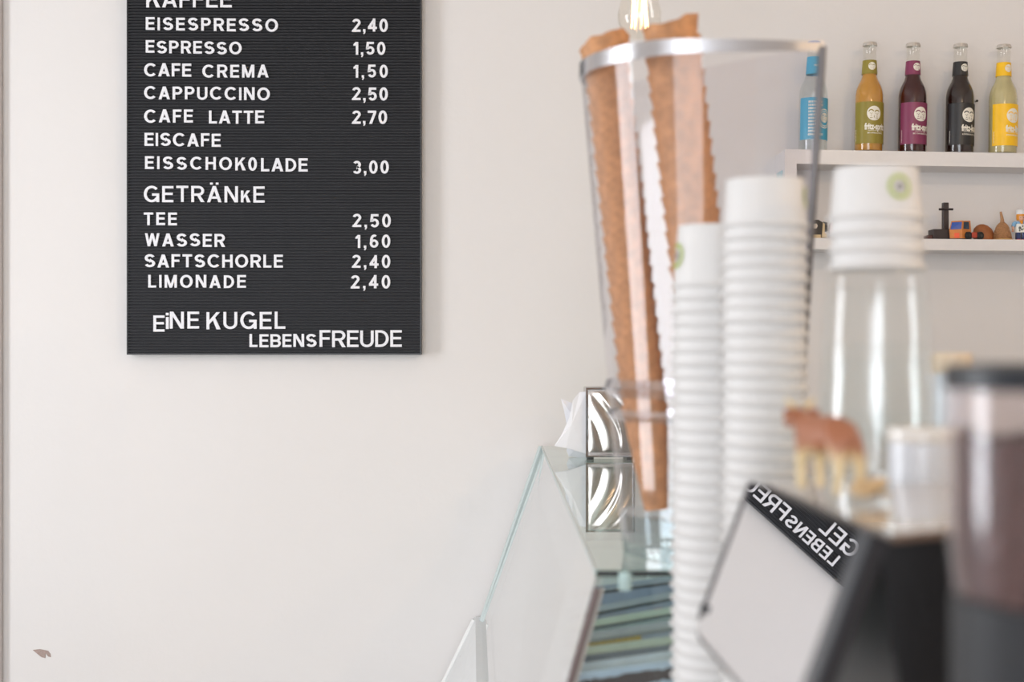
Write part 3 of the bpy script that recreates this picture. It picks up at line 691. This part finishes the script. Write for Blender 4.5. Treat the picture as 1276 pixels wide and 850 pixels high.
# ------------------------------------------------------------------ napkin dispenser and napkins
DY = 2.70; p = pt(731, 573, DY); ztop = CZ+TZ
nd = empty('napkin_dispenser', (p.x+.045, DY, ztop), 'chrome napkin dispenser with embossed leaf front on the glass case top', 'napkin dispenser')
wd, hh, dp = .092, .1365, .10
MB().box(-wd/2, wd/2, 0, dp, .006, hh, bev=.002).build('housing', mat('dispenser_steel', (196, 190, 186), .2, 1, var=.03), nd)
b = MB(); t_ = .0035
b.box(-wd/2-.001, wd/2+.001, -.004, 0, hh-t_, hh+.001, bev=.0008); b.box(-wd/2-.001, wd/2+.001, -.004, 0, .005, .005+t_, bev=.0008)
b.box(-wd/2-.001, -wd/2+t_, -.004, 0, .005+t_, hh-t_, bev=.0008); b.box(wd/2-t_, wd/2+.001, -.004, 0, .005+t_, hh-t_, bev=.0008)
b.build('front_frame', CHROME, nd)
# embossed leaf: a rippled relief that follows a curved vein
b = MB(); vs = []; fs = []; nu, nv = 30, 44
for j in range(nv+1):
    for i in range(nu+1):
        u = i/nu*2-1; v = j/nv
        vein = .55-1.1*v+.35*math.sin(v*PI)
        d = u-vein; e_ = math.sin(PI*v)**.5*(1-u*u)**.5
        h_ = .0022*abs(math.sin(3.4*d+1.6*v))*e_+.0016*max(0, 1-abs(d)*9)*e_
        vs.append((u*.041, -.0006-h_, .014+v*.116))
for j in range(nv):
    for i in range(nu): fs.append((j*(nu+1)+i, j*(nu+1)+i+1, (j+1)*(nu+1)+i+1, (j+1)*(nu+1)+i))
b.add(vs, fs).build('embossed_leaf', mat('dispenser_leaf', (186, 178, 170), .18, 1, var=.03), nd, True)
for sx in (-1, 1):
    for yy in (.006, .092): MB().lathe([(0, 0), (.006, 0), (.006, .006), (0, .006)], 14, T(sx*(wd/2-.009), yy, 0)).build('foot', BLACKP, nd)
paper = mat('napkin_paper', (240, 240, 244), .85, var=.02, bump=.1)
def napkin(pts, depth, label, y0):
    """folded napkin: outline in photo pixels, softly bowed in depth, hanging from the dispenser's slot"""
    q_ = [pt(x, y, DY+y0) for x, y in pts]; c = q_[0]
    o = empty('paper_napkin', tuple(c), label, 'napkin', 'napkins in the dispenser')
    n = len(q_); cen = sum(q_, Vector())/n
    for lay in range(2):
        vs = []; fs = []
        for s_ in (0, 1):
            for i, v in enumerate(q_):
                vs.append(tuple(v-c+Vector((0, lay*depth*.5+s_*.0006+depth*.16*math.sin(i*1.9), 0))))
            vs.append(tuple(cen-c+Vector((0, lay*depth*.5+s_*.0006-depth*.3, 0))))
        for s_ in (0, 1):
            for i in range(n): fs.append((s_*(n+1)+i, s_*(n+1)+(i+1) % n, s_*(n+1)+n))
        for i in range(n): k = (i+1) % n; fs.append((i, k, n+1+k, n+1+i))
        MB().add(vs, fs).build('ply', paper, o)
napkin([(731, 488), (722, 489), (714, 499), (709, 522), (700, 542), (691, 556), (705, 558), (731, 566)], .012, 'large white napkin fanned out to the left of the dispenser', .010)
napkin([(731, 505), (715, 503), (699, 497), (703, 512), (706, 528), (712, 540), (731, 545)], .010, 'white napkin with a pointed corner sticking up behind the large one', .034)
napkin([(731, 540), (712, 545), (706, 562), (709, 569), (731, 571)], .010, 'small folded white napkin lying low at the dispenser side', .055)

# ------------------------------------------------------------------ cone holder with waffle cones
rim_o = [(.3100, 1.420), (.2760, 1.416), (.2200, 1.415), (.1630, 1.420), (.1300, 1.438), (.1036, 1.468), (.0840, 1.503), (.0751, 1.547), (.0800, 1.585), (.0980, 1.612), (.1250, 1.618), (.1550, 1.592), (.1850, 1.556), (.2150, 1.517), (.2450, 1.482), (.2800, 1.447)]
def spl(pts, k=4):
    out = []; n = len(pts)
    for i in range(n):
        p0, p1, p2, p3 = [Vector(pts[j % n]) for j in (i-1, i, i+1, i+2)]
        for s_ in range(k):
            t_ = s_/k
            if i in (0, n-1):
                out.append(p1.lerp(p2, t_))
            else:
                out.append(.5*((2*p1)+(p2-p0)*t_+(2*p0-5*p1+4*p2-p3)*t_*t_+(3*p1-p0-3*p2+p3)*t_**3))
    return out
RO = spl(rim_o); CR = Vector((.1925, 1.50)); CB = Vector((.199, 1.487)); ZR = .294+.0; ZB = TZ+.001
def plan(z, inset=0, extra=0):
    u = (z-ZB)/(ZR-ZB); k = .69+.31*u; c = CB.lerp(CR, u)
    out = []
    for p_ in RO:
        d = (p_-CR); d2 = Vector((d.x*k, d.y*k*(1 if u > .999 else (.80+.20*u)/k*1.0 if False else 1)))
        l = d2.length; out.append(c+d2*(1-(inset-extra)/max(l, .01)))
    return out
vase = empty('cone_holder', (CB.x, CB.y, CZ+ZB), 'tall clear acrylic cone holder with chrome rim on the glass case top', 'cone holder')
vo = Vector(vase.location)
def shell(zs, inset, extra=0, close=False):
    vs = []; fs = []; n = len(RO)
    for z in zs:
        for p_ in plan(z, inset, extra): vs.append((p_.x-vo.x, p_.y-vo.y, CZ+z-vo.z))
    for j in range(len(zs)-1):
        for i in range(n): k = (i+1) % n; fs.append((j*n+i, j*n+k, (j+1)*n+k, (j+1)*n+i))
    if close: fs.append(tuple(range(n))); fs.append(tuple((len(zs)-1)*n+i for i in range(n)))
    return vs, fs
VG = glass('acrylic', (247, 246, 248), .04, .55, .05)
zs = [ZB+.012+(ZR-ZB-.012)*i/10 for i in range(11)]
MB().add(*shell(zs, 0)).build('outer_wall', VG, vase, True)
MB().add(*shell([ZB, ZB+.006, ZB+.040, ZB+.042], .0015, close=True)).build('base_block', glass('acrylic_base', (226, 234, 236), .10, .6), vase)
# chrome rim: along the near side and round the left end
n = len(RO); ids = [i for i in range(0, 8*4+6)]
pl = plan(ZR); vs = []; fs = []
hs = lambda i: .0165 if i > 14 else .0100+.0065*max(0, i-4)/10
for i in ids:
    p_ = pl[i]; d = (p_-CR).normalized()*.0016
    for (s_, dz) in ((1, 0), (1, 1), (-1, 1), (-1, 0)):
        vs.append((p_.x+d.x*s_-vo.x, p_.y+d.y*s_-vo.y, CZ+ZR-vo.z-hs(i)*.5+dz*hs(i)))
for j in range(len(ids)-1):
    for k in range(4): q2 = (k+1) % 4; fs.append((j*4+k, j*4+q2, (j+1)*4+q2, (j+1)*4+k))
fs += [(0, 1, 2, 3), tuple(4*(len(ids)-1)+k for k in range(4))]
MB().add(vs, fs).build('rim', mat('brushed_rim', (214, 214, 218), .22, 1), vase, True)
# steel corner rod
a = plan(ZR)[0]; pts_ = [(plan(z)[0].x-vo.x, plan(z)[0].y-vo.y, CZ+z-vo.z) for z in [ZB+.0+(ZR-ZB)*i/8 for i in range(9)]]
MB().tube(pts_, .0040, 12).build('corner_rod', mat('grey_steel', (112, 110, 112), .35, .6), vase, True)
# two horizontal rings half way
for zc, tt in ((-.050, .0095), (-.078, .0060)):
    vs, fs = shell([zc-tt, zc-tt*.5, zc+tt*.5, zc+tt], 0, .0015)
    b = MB(); n = len(RO)
    rows = [plan(zc-tt, 0, .0005), plan(zc, 0, .0050), plan(zc+tt, 0, .0005)]
    vv = []
    for r_i, z in zip(rows, (zc-tt, zc, zc+tt)):
        for p_ in r_i: vv.append((p_.x-vo.x, p_.y-vo.y, CZ+z-vo.z))
    ff = [(j*n+i, j*n+(i+1) % n, (j+1)*n+(i+1) % n, (j+1)*n+i) for j in range(2) for i in range(n)]
    b.add(vv, ff).build('ring', glass('ring_acrylic', (244, 244, 248), .30, .6, .10), vase, True)
# waffle cone mesh
def cone_mesh(lip):
    vs = []; fs = []; n = 56; m_ = 20; Lc = .135; Rt = .0285; Rb = .0135
    for j in range(m_+1):
        v = j/m_
        for i in range(n):
            a = 2*PI*i/n
            zz = v*Lc
            if lip and v > .93: zz += (v-.93)/.07*(.007*math.sin(a-.3)+.0014*math.sin(5*a+1)+.0008*math.sin(9*a))
            r = Rb+(Rt-Rb)*(v**.92)
            g = max(abs(math.sin(a*7+v*26)), abs(math.sin(a*7-v*26)))
            r += .0015*(g**5)+(.0006*math.sin(a*3+v*5) if v > .6 else 0)
            if v > .93: r += .0012*(v-.93)/.07
            vs.append((r*math.cos(a), r*math.sin(a), zz))
    for j in range(m_):
        for i in range(n): k = (i+1) % n; fs.append((j*n+i, j*n+k, (j+1)*n+k, (j+1)*n+i))
    # inner wall
    b0 = len(vs)
    for j in range(m_, m_-8, -1):
        for i in range(n):
            x, y, z = vs[j*n+i]; l = math.hypot(x, y); k = (l-.0022)/l; vs.append((x*k, y*k, z-(.0 if j == m_ else 0)))
    for i in range(n): k = (i+1) % n; fs.append((m_*n+i, m_*n+k, b0+k, b0+i))
    for j in range(7):
        for i in range(n): k = (i+1) % n; fs.append((b0+j*n+i, b0+j*n+k, b0+(j+1)*n+k, b0+(j+1)*n+i))
    fs.append(tuple(range(n)))
    return MB().add(vs, fs)
WF = waffle_mat()
def cone_stack(p_top, p_bot, Yt, Yb, nmax, lab_top, lab, group, scale=1.0, pitch=.0175, lips=1.0):
    A = pt(*p_top, Yt); B = pt(*p_bot, Yb); ax = (A-B).normalized()
    rot = ax.to_track_quat('Z', 'Y').to_euler()
    first = None; lipo = None
    zf = CZ+ZB+.047; nn_ = int((A.z-zf-ax.z*.135*scale)/(pitch*ax.z)); pitch = (A.z-zf-ax.z*.135*scale)/(nn_*ax.z); nmax = nn_+1
    for k in range(nmax):
        base = A-ax*(.135*scale+k*pitch)
        if k == 0:
            o = cone_mesh(True).build('waffle_cone', WF, None, True); tag(o, lab_top, 'waffle cone', group)
        elif first is None:
            o = cone_mesh(False).build('waffle_cone', WF, None, True); tag(o, lab, 'waffle cone', group); first = o
        else:
            o = first.copy(); col.objects.link(o)
        if k: o['label'] = 'brown waffle cone, %s from the top of the %s cone stack' % (ordinal(k+1), lab)
        if k == 0: o.scale = (1, 1, 1)
        o.location = base; e_ = rot.copy(); o.rotation_euler = e_; o.scale = (scale*(lips if k == 0 else 1),)*3
        o.rotation_mode = 'QUATERNION'; o.rotation_quaternion = ax.to_track_quat('Z', 'Y') @ Matrix.Rotation(k*2.1+(0.4 if p_top[0] > 800 else .1), 4, 'Z').to_quaternion()
cone_stack((755, 68), (820, 655), 1.55, 1.49, 40, 'topmost waffle cone with open lip of the left stack in the cone holder', 'left', 'left stack of waffle cones', .82, lips=1.12)
cone_stack((834, 27), (905, 655), 1.490, 1.49, 40, 'topmost waffle cone with jagged lip of the right stack, rising highest', 'right', 'right stack of waffle cones', .98)

# ------------------------------------------------------------------ worktop beside the case
WZ = -.362
wt = empty('worktop', (.5, .8, 0), 'white service worktop in front of the glass display case', 'worktop')
MB().box(-.45, .75, -.62, .585, CZ+WZ-.03, CZ+WZ, bev=.003).build('top', WHITE, wt)
MB().box(-.43, .73, -.58, .57, 0, CZ+WZ-.03).build('base_cabinet', WHITE, wt)

# ------------------------------------------------------------------ paper cups
CUPM = mat('cup_paper', (222, 220, 218), .55, var=.01)
def cup_mb(hgt, rb, rr, wall=.0009):
    """upside-down cup: closed end up; z=0 is the rim's plane"""
    return MB().lathe([(rr-.0016, .0030), (rr+.0016-.0016, .0042), (rr+.0012, .0036), (rr+.0020, .0022), (rr+.0012, .0006), (rr-.0004, 0), (rr-.0020, .0006), (rr-.0018, .0028),
                       (rb-.0015, hgt-.004), (0, hgt-.004)], 44).lathe([(rr-.0012, .0038), (rb, hgt), (rb-.0008, hgt+.0004), (rb-.0014, hgt), (rb-.0016, hgt-.003), (0, hgt-.003)], 44)
def logo(o, hgt, rb, rr, ang, zc, r):
    gm = mat('cup_logo_green', (172, 188, 92), .5); gy = mat('cup_logo_grey', (150, 146, 148), .5)
    rad = lambda z: rb+(rr-rb)*(1-z/hgt)
    def wr(v, off): return [((rad(zc+b_)+off)*math.sin(ang+a/rad(zc)), -(rad(zc+b_)+off)*math.cos(ang+a/rad(zc)), zc+b_) for a, b_ in v]
    v, f = strokes([arc(0, 0, r, r, 0, 360, 28)], r*.36); MB().add(wr(v, .0008), f).build('logo_ring', gm, o)
    v, f = disc(r*.42); MB().add(wr(v, .0008), f).build('logo_centre', gy, o)
def cup_stack(cx, Y, ytop, hgt, rb, rr, pitch, zbase, nmax, names, logo_args):
    x = (cx-638)/FPX*Y; ztop = CZ+(425-ytop)/FPX*Y
    first = None; k = 0; z = ztop-hgt
    zs_ = []
    while z > zbase and k < nmax: zs_.append(z); z -= pitch; k += 1
    # settle the stack on its base exactly
    off = zs_[-1]-zbase
    for k, z in enumerate(zs_):
        z = zbase+(len(zs_)-1-k)*((zs_[0]-zbase)/max(1, len(zs_)-1))
        jx, jy = random.uniform(-.0006, .0006), random.uniform(-.0006, .0006)
        if k == 0:
            o = cup_mb(hgt, rb, rr).build('paper_cup', CUPM, None, True); tag(o, names[0], 'paper cup', names[2])
            if logo_args: logo(o, hgt, rb, rr, *logo_args)
        elif first is None:
            o = cup_mb(hgt, rb, rr).build('paper_cup', CUPM, None, True); tag(o, names[1], 'paper cup', names[2]); first = o
        else: o = first.copy(); col.objects.link(o)
        if k: o['label'] = 'white paper cup, %s from the top of the %s' % (ordinal(k+1), names[1])
        o.location = (x+(jx if k else 0), Y+(jy if k else 0), z)
YA, YB, YC = 1.325, 1.235, 1.125
cup_stack(889, YA, 282, .058, .0325, .0385, .0118, CZ+WZ, 60, ('topmost upside-down white paper cup of the leftmost, lower cup stack', 'leftmost cup stack', 'leftmost stack of paper cups'), (-1.35, .030, .010))
cup_stack(953, YB, 225, .042, .0335, .0365, .0116, CZ+WZ, 60, ('topmost upside-down white paper cup of the tall middle cup stack', 'tall middle cup stack', 'tall middle stack of paper cups'), (1.30, .026, .0085))

# ------------------------------------------------------------------ stacked drinking glasses with cups on top
TG = glass('tumbler_glass', (253, 254, 254), .03, .35, .10)
gx = (1093-638)/FPX*YC
def tumbler_mb():
    return MB().lathe([(.0465, 0), (.0470, .001), (.0458, .04), (.0430, .09), (.0400, .128), (.0390, .134), (.036, .1365), (0, .1365)], 40).lathe([(.0452, .0), (.0440, .04), (.0412, .09), (.038, .120), (.034, .1235), (0, .1235)], 36)
ztopg = CZ+(425-338)/FPX*YC
gh = .1365; nG = 6; zg0 = CZ+WZ; pg = (ztopg-gh-zg0)/(nG-1)
first = None
for k in range(nG):
    if first is None:
        o = tumbler_mb().build('drinking_glass', TG, None, True); first = o
        tag(o, 'clear drinking glass upside down inside the glass stack, below its top one', 'drinking glass', 'stack of upside-down drinking glasses')
    else: o = first.copy(); col.objects.link(o)
    o.location = (gx+random.uniform(-.001, .001), YC, zg0+k*pg)
    o['label'] = 'clear upside-down drinking glass, %s from the top of the glass stack' % ordinal(nG-k)
    if k == nG-1: o['label'] = 'topmost clear drinking glass, upside down, carrying the short stack of paper cups'
cup_stack(1091, YC, 211, .041, .0322, .0365, .0108, ztopg+.0004, 5, ('topmost paper cup with green round logo, on top of the drinking glasses', 'short cup stack standing on drinking glasses', 'short stack of paper cups'), (.30, .024, .0082))

# ------------------------------------------------------------------ cash register with mirror-like screen
YF, YN = 1.05, .766
th_, ph_ = math.radians(69.25), -.0245
nrm = Vector((-math.sin(th_)*math.cos(ph_), math.sin(ph_), math.cos(th_)*math.cos(ph_)))
TF = pt(935, 599, YF)
def onplane(px, py, off=0):
    r_ = Vector(((px-638)/FPX, 1, (425-py)/FPX)); C0 = Vector((0, 0, CZ))
    t_ = (TF+nrm*off-C0).dot(nrm)/r_.dot(nrm); return C0+r_*t_
reg = empty('cash_register', (.27, .9, CZ+WZ), 'black wedge-shaped cash register with tilted mirror-like screen, front right', 'cash register')
ro = Vector(reg.location)
TN = onplane(1086, 664); BF = onplane(868, 781)
down = (BF-TF); down = down-(TN-TF).normalized()*down.dot((TN-TF).normalized()); dn = down.normalized(); al = (TN-TF).normalized()
Ls = (TN-TF).length; Ds = down.length
# rounded panel outline in (along, down)
def rrect(u0, u1, v0, v1, r, n=6, corners=(1, 1, 1, 1)):
    out = []
    for k, (cx, cy, a0) in enumerate(((u0+r, v0+r, 180), (u1-r, v0+r, 270), (u1-r, v1-r, 0), (u0+r, v1-r, 90))):
        if corners[k]:
            for i in range(n+1):
                a = math.radians(a0+90*i/n); out.append((cx+r*math.cos(a), cy+r*math.sin(a)))
        else: out.append(((u0, v0), (u1, v0), (u1, v1), (u0, v1))[k])
    return out
def slab(uv, o0, o1):
    P = [TF+al*u+dn*v-ro for u, v in uv]; n = len(P)
    vs = [tuple(p+nrm*o1) for p in P]+[tuple(p+nrm*o0) for p in P]
    return MB().add(vs, [tuple(range(n)), tuple(range(2*n-1, n-1, -1))]+[(i, (i+1) % n, n+(i+1) % n, n+i) for i in range(n)])
DS = Ds+.006
slab(rrect(-.001, Ls, 0, DS, .018, corners=(0, 0, 0, 1)), -.010, -.0012).build('screen_bezel', mat('bezel_dark', (38, 34, 36), .4), reg)
slab(rrect(.0035, Ls-.020, .0018, DS-.0035, .016, corners=(0, 0, 0, 1)), -.0012, 0).build('screen', mat('mirror_screen', (226, 226, 230), .0, 1, var=.0), reg)
slab(rrect(-.0012, .0055, .0010, DS-.012, .0015), -.0012, .0010).build('bezel_edge', mat('bezel_edge_brown', (46, 34, 36), .4), reg)
slab(rrect(.004, .012, DS-.024, DS-.018, .002), 0, .003).build('latch', BLACKP, reg)
# body: wedge behind the screen down to the worktop
WR = .094
body = MB()
u0, u1 = .002, Ls+.001
def prof_at(u):
    A = TF+al*u-nrm*.010; Bm = A+dn*(DS+.002)
    Rt = Vector((A.x+WR, A.y, A.z+.0085)); lo = Vector((Bm.x+.072, Bm.y, Bm.z))
    Bm = A+dn*.012
    return [A, Bm, Vector((lo.x, lo.y, CZ+WZ+.0005)), Vector((Rt.x+.012, Rt.y, CZ+WZ+.0005)), Rt]
a_ = [p-ro for p in prof_at(u0)]; b_ = [p-ro for p in prof_at(u1)]
vs = [tuple(p) for p in a_]+[tuple(p) for p in b_]
body.add(vs, [(0, 1, 2, 3, 4), (9, 8, 7, 6, 5)]+[(i, (i+1) % 5, 5+(i+1) % 5, 5+i) for i in range(5)])
body.build('body', BLACKP, reg)
# light, glossy lid on top and a brown edge strip
A, B_ = prof_at(.0)[0]-ro, prof_at(Ls+.002)[0]-ro; A2, B2 = prof_at(.0)[4]-ro, prof_at(Ls+.002)[4]-ro
up = Vector((0, 0, .0025))
MB().add([tuple(v) for v in (A, B_, B2, A2)]+[tuple(v+up) for v in (A, B_, B2, A2)], F8).build('lid', mat('lid_glossy', (196, 190, 186), .12, coat=.6), reg)
MB().tube([tuple(B_+Vector((0, -.001, .001))), tuple(B2+Vector((0, -.001, .001)))], .0022, 8).build('edge_strip', mat('brown_strip', (120, 98, 84), .4), reg)
slab(rrect(Ls-.020, Ls, .0, DS, .002), -.0012, .0006).build('bezel_side', mat('bezel_grey', (66, 70, 76), .3), reg)

# ------------------------------------------------------------------ toy cow on the register
def skin_obj(name, verts, edges, radii, m, parent, root=0, M=None):
    me = bpy.data.meshes.new(name); me.from_pydata([tuple(M @ Vector(v)) if M else v for v in verts], edges, [])
    o = bpy.data.objects.new(name, me); col.objects.link(o); o.parent = parent; me.materials.append(m)
    bm = __import__('bmesh').new(); bm.from_mesh(me); lay = bm.verts.layers.skin.verify(); bm.verts.ensure_lookup_table()
    for i, v in enumerate(bm.verts):
        r = radii[i]; v[lay].radius = (r, r) if not isinstance(r, tuple) else r; v[lay].use_root = (i == root)
    bm.to_mesh(me); bm.free()
    s1 = o.modifiers.new('skin', 'SKIN'); s1.use_smooth_shade = True
    s2 = o.modifiers.new('sub', 'SUBSURF'); s2.levels = 1; s2.render_levels = 2
    return o
def cow_mat():
    m = bpy.data.materials.new('toy_cow_paint'); m.use_nodes = True; nt = m.node_tree; b = nt.nodes['Principled BSDF']
    tc = nt.nodes.new('ShaderNodeTexCoord'); sp = nt.nodes.new('ShaderNodeSeparateXYZ'); n = nt.nodes.new('ShaderNodeTexNoise'); n.inputs['Scale'].default_value = 60
    ma = nt.nodes.new('ShaderNodeMath'); ma.operation = 'MULTIPLY_ADD'; ma.inputs[1].default_value = .016
    r = nt.nodes.new('ShaderNodeValToRGB'); r.color_ramp.elements[0].position = .033; r.color_ramp.elements[1].position = .040
    r.color_ramp.elements[0].color = lin((226, 204, 160)); r.color_ramp.elements[1].color = lin((168, 108, 78))
    nt.links.new(tc.outputs['Object'], sp.inputs[0]); nt.links.new(tc.outputs['Object'], n.inputs['Vector'])
    nt.links.new(n.outputs['Fac'], ma.inputs[0]); nt.links.new(sp.outputs['Z'], ma.inputs[2]); nt.links.new(ma.outputs[0], r.inputs[0])
    nt.links.new(r.outputs[0], b.inputs['Base Color']); b.inputs['Roughness'].default_value = .4
    return m
YK = .90
lidz = TF.z+.0020
def lid_z(x): return lidz+.004+ (x-TF.x)*.04
kx = pt(1028, 600, YK).x
cow = empty('toy_cow', (kx, YK, lid_z(kx)), 'brown and cream toy cow standing on the black cash register', 'toy animal', rot=(0, 0, math.radians(109)))
cow.scale = (.93, .93, .93)
# cow faces +x in its own frame; 5.4 cm tall
V = [(-.030, 0, .040), (-.016, 0, .041), (.0, 0, .0395), (.016, 0, .041), (.026, 0, .045), (.034, 0, .0515), (.044, 0, .0485), (.051, 0, .0440),
     (-.028, .0075, .030), (-.031, .008, .017), (-.029, .008, .008), (-.029, .008, .001),
     (-.028, -.0075, .030), (-.031, -.008, .017), (-.029, -.008, .008), (-.029, -.008, .001),
     (.018, .007, .028), (.019, .0075, .015), (.018, .0075, .001),
     (.018, -.007, .028), (.019, -.0075, .015), (.018, -.0075, .001),
     (-.036, 0, .041), (-.040, 0, .030), (-.040, 0, .018)]
E_ = [(0, 1), (1, 2), (2, 3), (3, 4), (4, 5), (5, 6), (6, 7), (0, 8), (8, 9), (9, 10), (10, 11), (0, 12), (12, 13), (13, 14), (14, 15), (3, 16), (16, 17), (17, 18), (3, 19), (19, 20), (20, 21), (0, 22), (22, 23), (23, 24)]
Rd = [.0125, .0135, .0135, .013, .0085, .0075, .0062, .0045, .0065, .0036, .0030, .0034, .0065, .0036, .0030, .0034, .0055, .0032, .0034, .0055, .0032, .0034, .0022, .0012, .0020]
CM = cow_mat()
skin_obj('cow_body', V, E_, Rd, CM, cow, root=2)
for s_ in (-1, 1):
    MB().tube([(.033, s_*.004, .057), (.032, s_*.009, .060), (.033, s_*.011, .064)], [.0016, .0013, .0006], 8).build('horn', mat('horn_cream', (226, 200, 140), .4), cow, True)
    MB().ball((.031, s_*.0095, .0535), (.0022, .0050, .0030), seg=10, rings=6).build('ear', CM, cow, True)
MB().ball((-.017, 0, .0265), (.006, .006, .005), seg=12, rings=8).build('udder', mat('udder_pink', (222, 164, 140), .4), cow, True)
kx = pt(1084, 600, .86).x
calf = empty('toy_calf', (kx, .87, lid_z(kx)+.0002), 'small tan toy calf lying on the cash register, right of the cow', 'toy animal', rot=(0, 0, math.radians(20)))
skin_obj('calf_body', [(-.012, 0, .007), (0, 0, .0075), (.010, 0, .008), (.015, 0, .012), (.021, -.001, .011), (-.010, -.008, .0025), (-.002, -.010, .0022), (.010, -.008, .0022), (.018, -.009, .002)],
         [(0, 1), (1, 2), (2, 3), (3, 4), (0, 5), (5, 6), (2, 7), (7, 8)], [.0062, .0068, .006, .0042, .0032, .0024, .0018, .0022, .0016], mat('calf_tan', (206, 178, 138), .45), calf, root=1)
calf.scale = (.75, .75, .75)

# ------------------------------------------------------------------ canisters behind the register
def canister(cx, Y, ytop, r, label, lidm, lid_h, bodym):
    x = (cx-638)/FPX*Y; zt_ = (425-ytop)/FPX*Y-WZ
    o = empty('canister', (x, Y, CZ+WZ), label, 'canister')
    MB().lathe([(0, 0), (r*.96, 0), (r, .004), (r, zt_-lid_h-.004), (r*.97, zt_-lid_h), (0, zt_-lid_h)], 40).build('body', bodym, o, True)
    MB().lathe([(0, zt_-lid_h), (r*1.03, zt_-lid_h), (r*1.05, zt_-lid_h+.002), (r*1.05, zt_-.003), (r*1.0, zt_), (0, zt_)], 40).build('lid', lidm, o, True)
cer = mat('ceramic_white', (220, 224, 230), .3, coat=.3)
canister(1152, .98, 532, .0245, 'short white ceramic canister behind the cash register, in front of the drinking glasses', mat('ceramic_lid', (232, 228, 222), .25, coat=.4), .010, cer)
canister(1187, 1.13, 440, .0145, 'taller white canister with cream wooden lid, behind the coffee bean hopper', mat('cream_lid', (226, 204, 176), .45), .016, cer)

# ------------------------------------------------------------------ bean hopper, front right
YH = .60; rh = .053; hx = (1186-638)/FPX*YH+rh*1.0
gr = empty('bean_hopper', (hx, YH, CZ+WZ), 'clear coffee grinder hopper full of dark beans under a black lid, right edge', 'coffee grinder')
def hz(py): return (425-py)/FPX*(YH-.046)-WZ
MB().lathe([(0, 0), (rh*.97, 0), (rh*.97, hz(770)), (0, hz(770))], 48).build('grinder_body', mat('grinder_charcoal', (38, 40, 44), .55), gr, True)
MB().lathe([(rh*.96, hz(770)), (rh, hz(700)), (rh, hz(484)), (rh*.985, hz(484)), (rh*.985, hz(700)), (rh*.94, hz(770))], 48).build('hopper_glass', glass('hopper', (252, 250, 251), .035, .45, .12), gr, True)
MB().lathe([(0, hz(486)), (rh*1.02, hz(490)), (rh*1.03, hz(488)), (rh*1.03, hz(460)), (rh*1.0, hz(457)), (0, hz(457))], 48).build('lid', mat('lid_blueblack', (28, 33, 40), .4), gr, True)
bc = MB().lathe([(0, hz(768)), (rh*.92, hz(768)), (rh*.935, hz(566)), (rh*.8, hz(560)), (rh*.4, hz(552)), (0, hz(548))], 48).build('bean_fill', mat('beans_dark', (72, 52, 50), .45, var=.4, scale=150, bump=.8), gr, True)
tag(bc, kind='stuff')
# loose layer of real beans against the glass
mb = MB(); rnd = random.Random(3)
for i in range(900):
    a = rnd.uniform(0, 2*PI); z = rnd.uniform(hz(764), hz(556)); r_ = rh*.945-.0015
    M_ = T(r_*math.cos(a), r_*math.sin(a), z) @ R(a, 'Z') @ R(rnd.uniform(0, PI), 'X')
    mb.ball((0, 0, 0), (.0018, .0048, .0032), M_, seg=6, rings=4)
o = mb.build('coffee_beans', mat('beans_brown', (84, 58, 54), .35, var=.3, scale=120), gr, True); tag(o, kind='stuff')

# ------------------------------------------------------------------ pendant filament bulbs
def pendant(loc, label, e, scale=1.0):
    o = empty('pendant_bulb', loc, label, 'pendant lamp', 'bare filament bulbs hanging from the ceiling')
    pr = [(0, -.060), (.014, -.057), (.026, -.048), (.033, -.034), (.034, -.020), (.030, -.002), (.021, .020), (.0145, .038), (.013, .046)]
    MB().lathe([(r*scale, z*scale) for r, z in pr], 32).build('bulb_glass', glass('bulb_glass', (252, 250, 246), .05, .7), o, True)
    MB().lathe([(0, .044), (.0150, .044), (.0155, .050), (.0155, .085), (.011, .096), (.004, .100), (0, .100)], 24).build('socket', mat('socket_brass', (60, 52, 46), .4, .5), o, True)
    fm = mat('filament_glow', (255, 214, 150), .5, emit=(255, 206, 140), es=6)
    pts_ = []
    for i in range(9):
        a = 2*PI*i/9; r1_, r2_ = .013, .010
        pts_ += [(r1_*math.cos(a), r1_*math.sin(a), -.040), (r2_*math.cos(a+.35), r2_*math.sin(a+.35), .012)]
    MB().tube(pts_, .0007, 6).build('filament', fm, o)
    MB().tube([(0, 0, .044), (0, 0, -.018)], .0018, 8).build('glass_stem', glass('bulb_glass'), o)
    MB().tube([(0, 0, .10), (0, 0, H-loc[2])], .0028, 8).build('cable', BLACKP, o)
    if e > 4: lamp((loc[0], loc[1], loc[2]-.012), e, .012)
pB = pt(797, 50, 2.2)
pendant((pB.x, 2.2, pB.z+.060), 'hanging clear filament bulb glowing behind the waffle cones', 3.0)
pendant((.95, 1.3, 2.25), 'filament bulb hanging on the right side of the room, outside the view', 9.5)
pendant((1.5, -.3, 2.2), 'filament bulb hanging near the right wall behind the camera', 14)
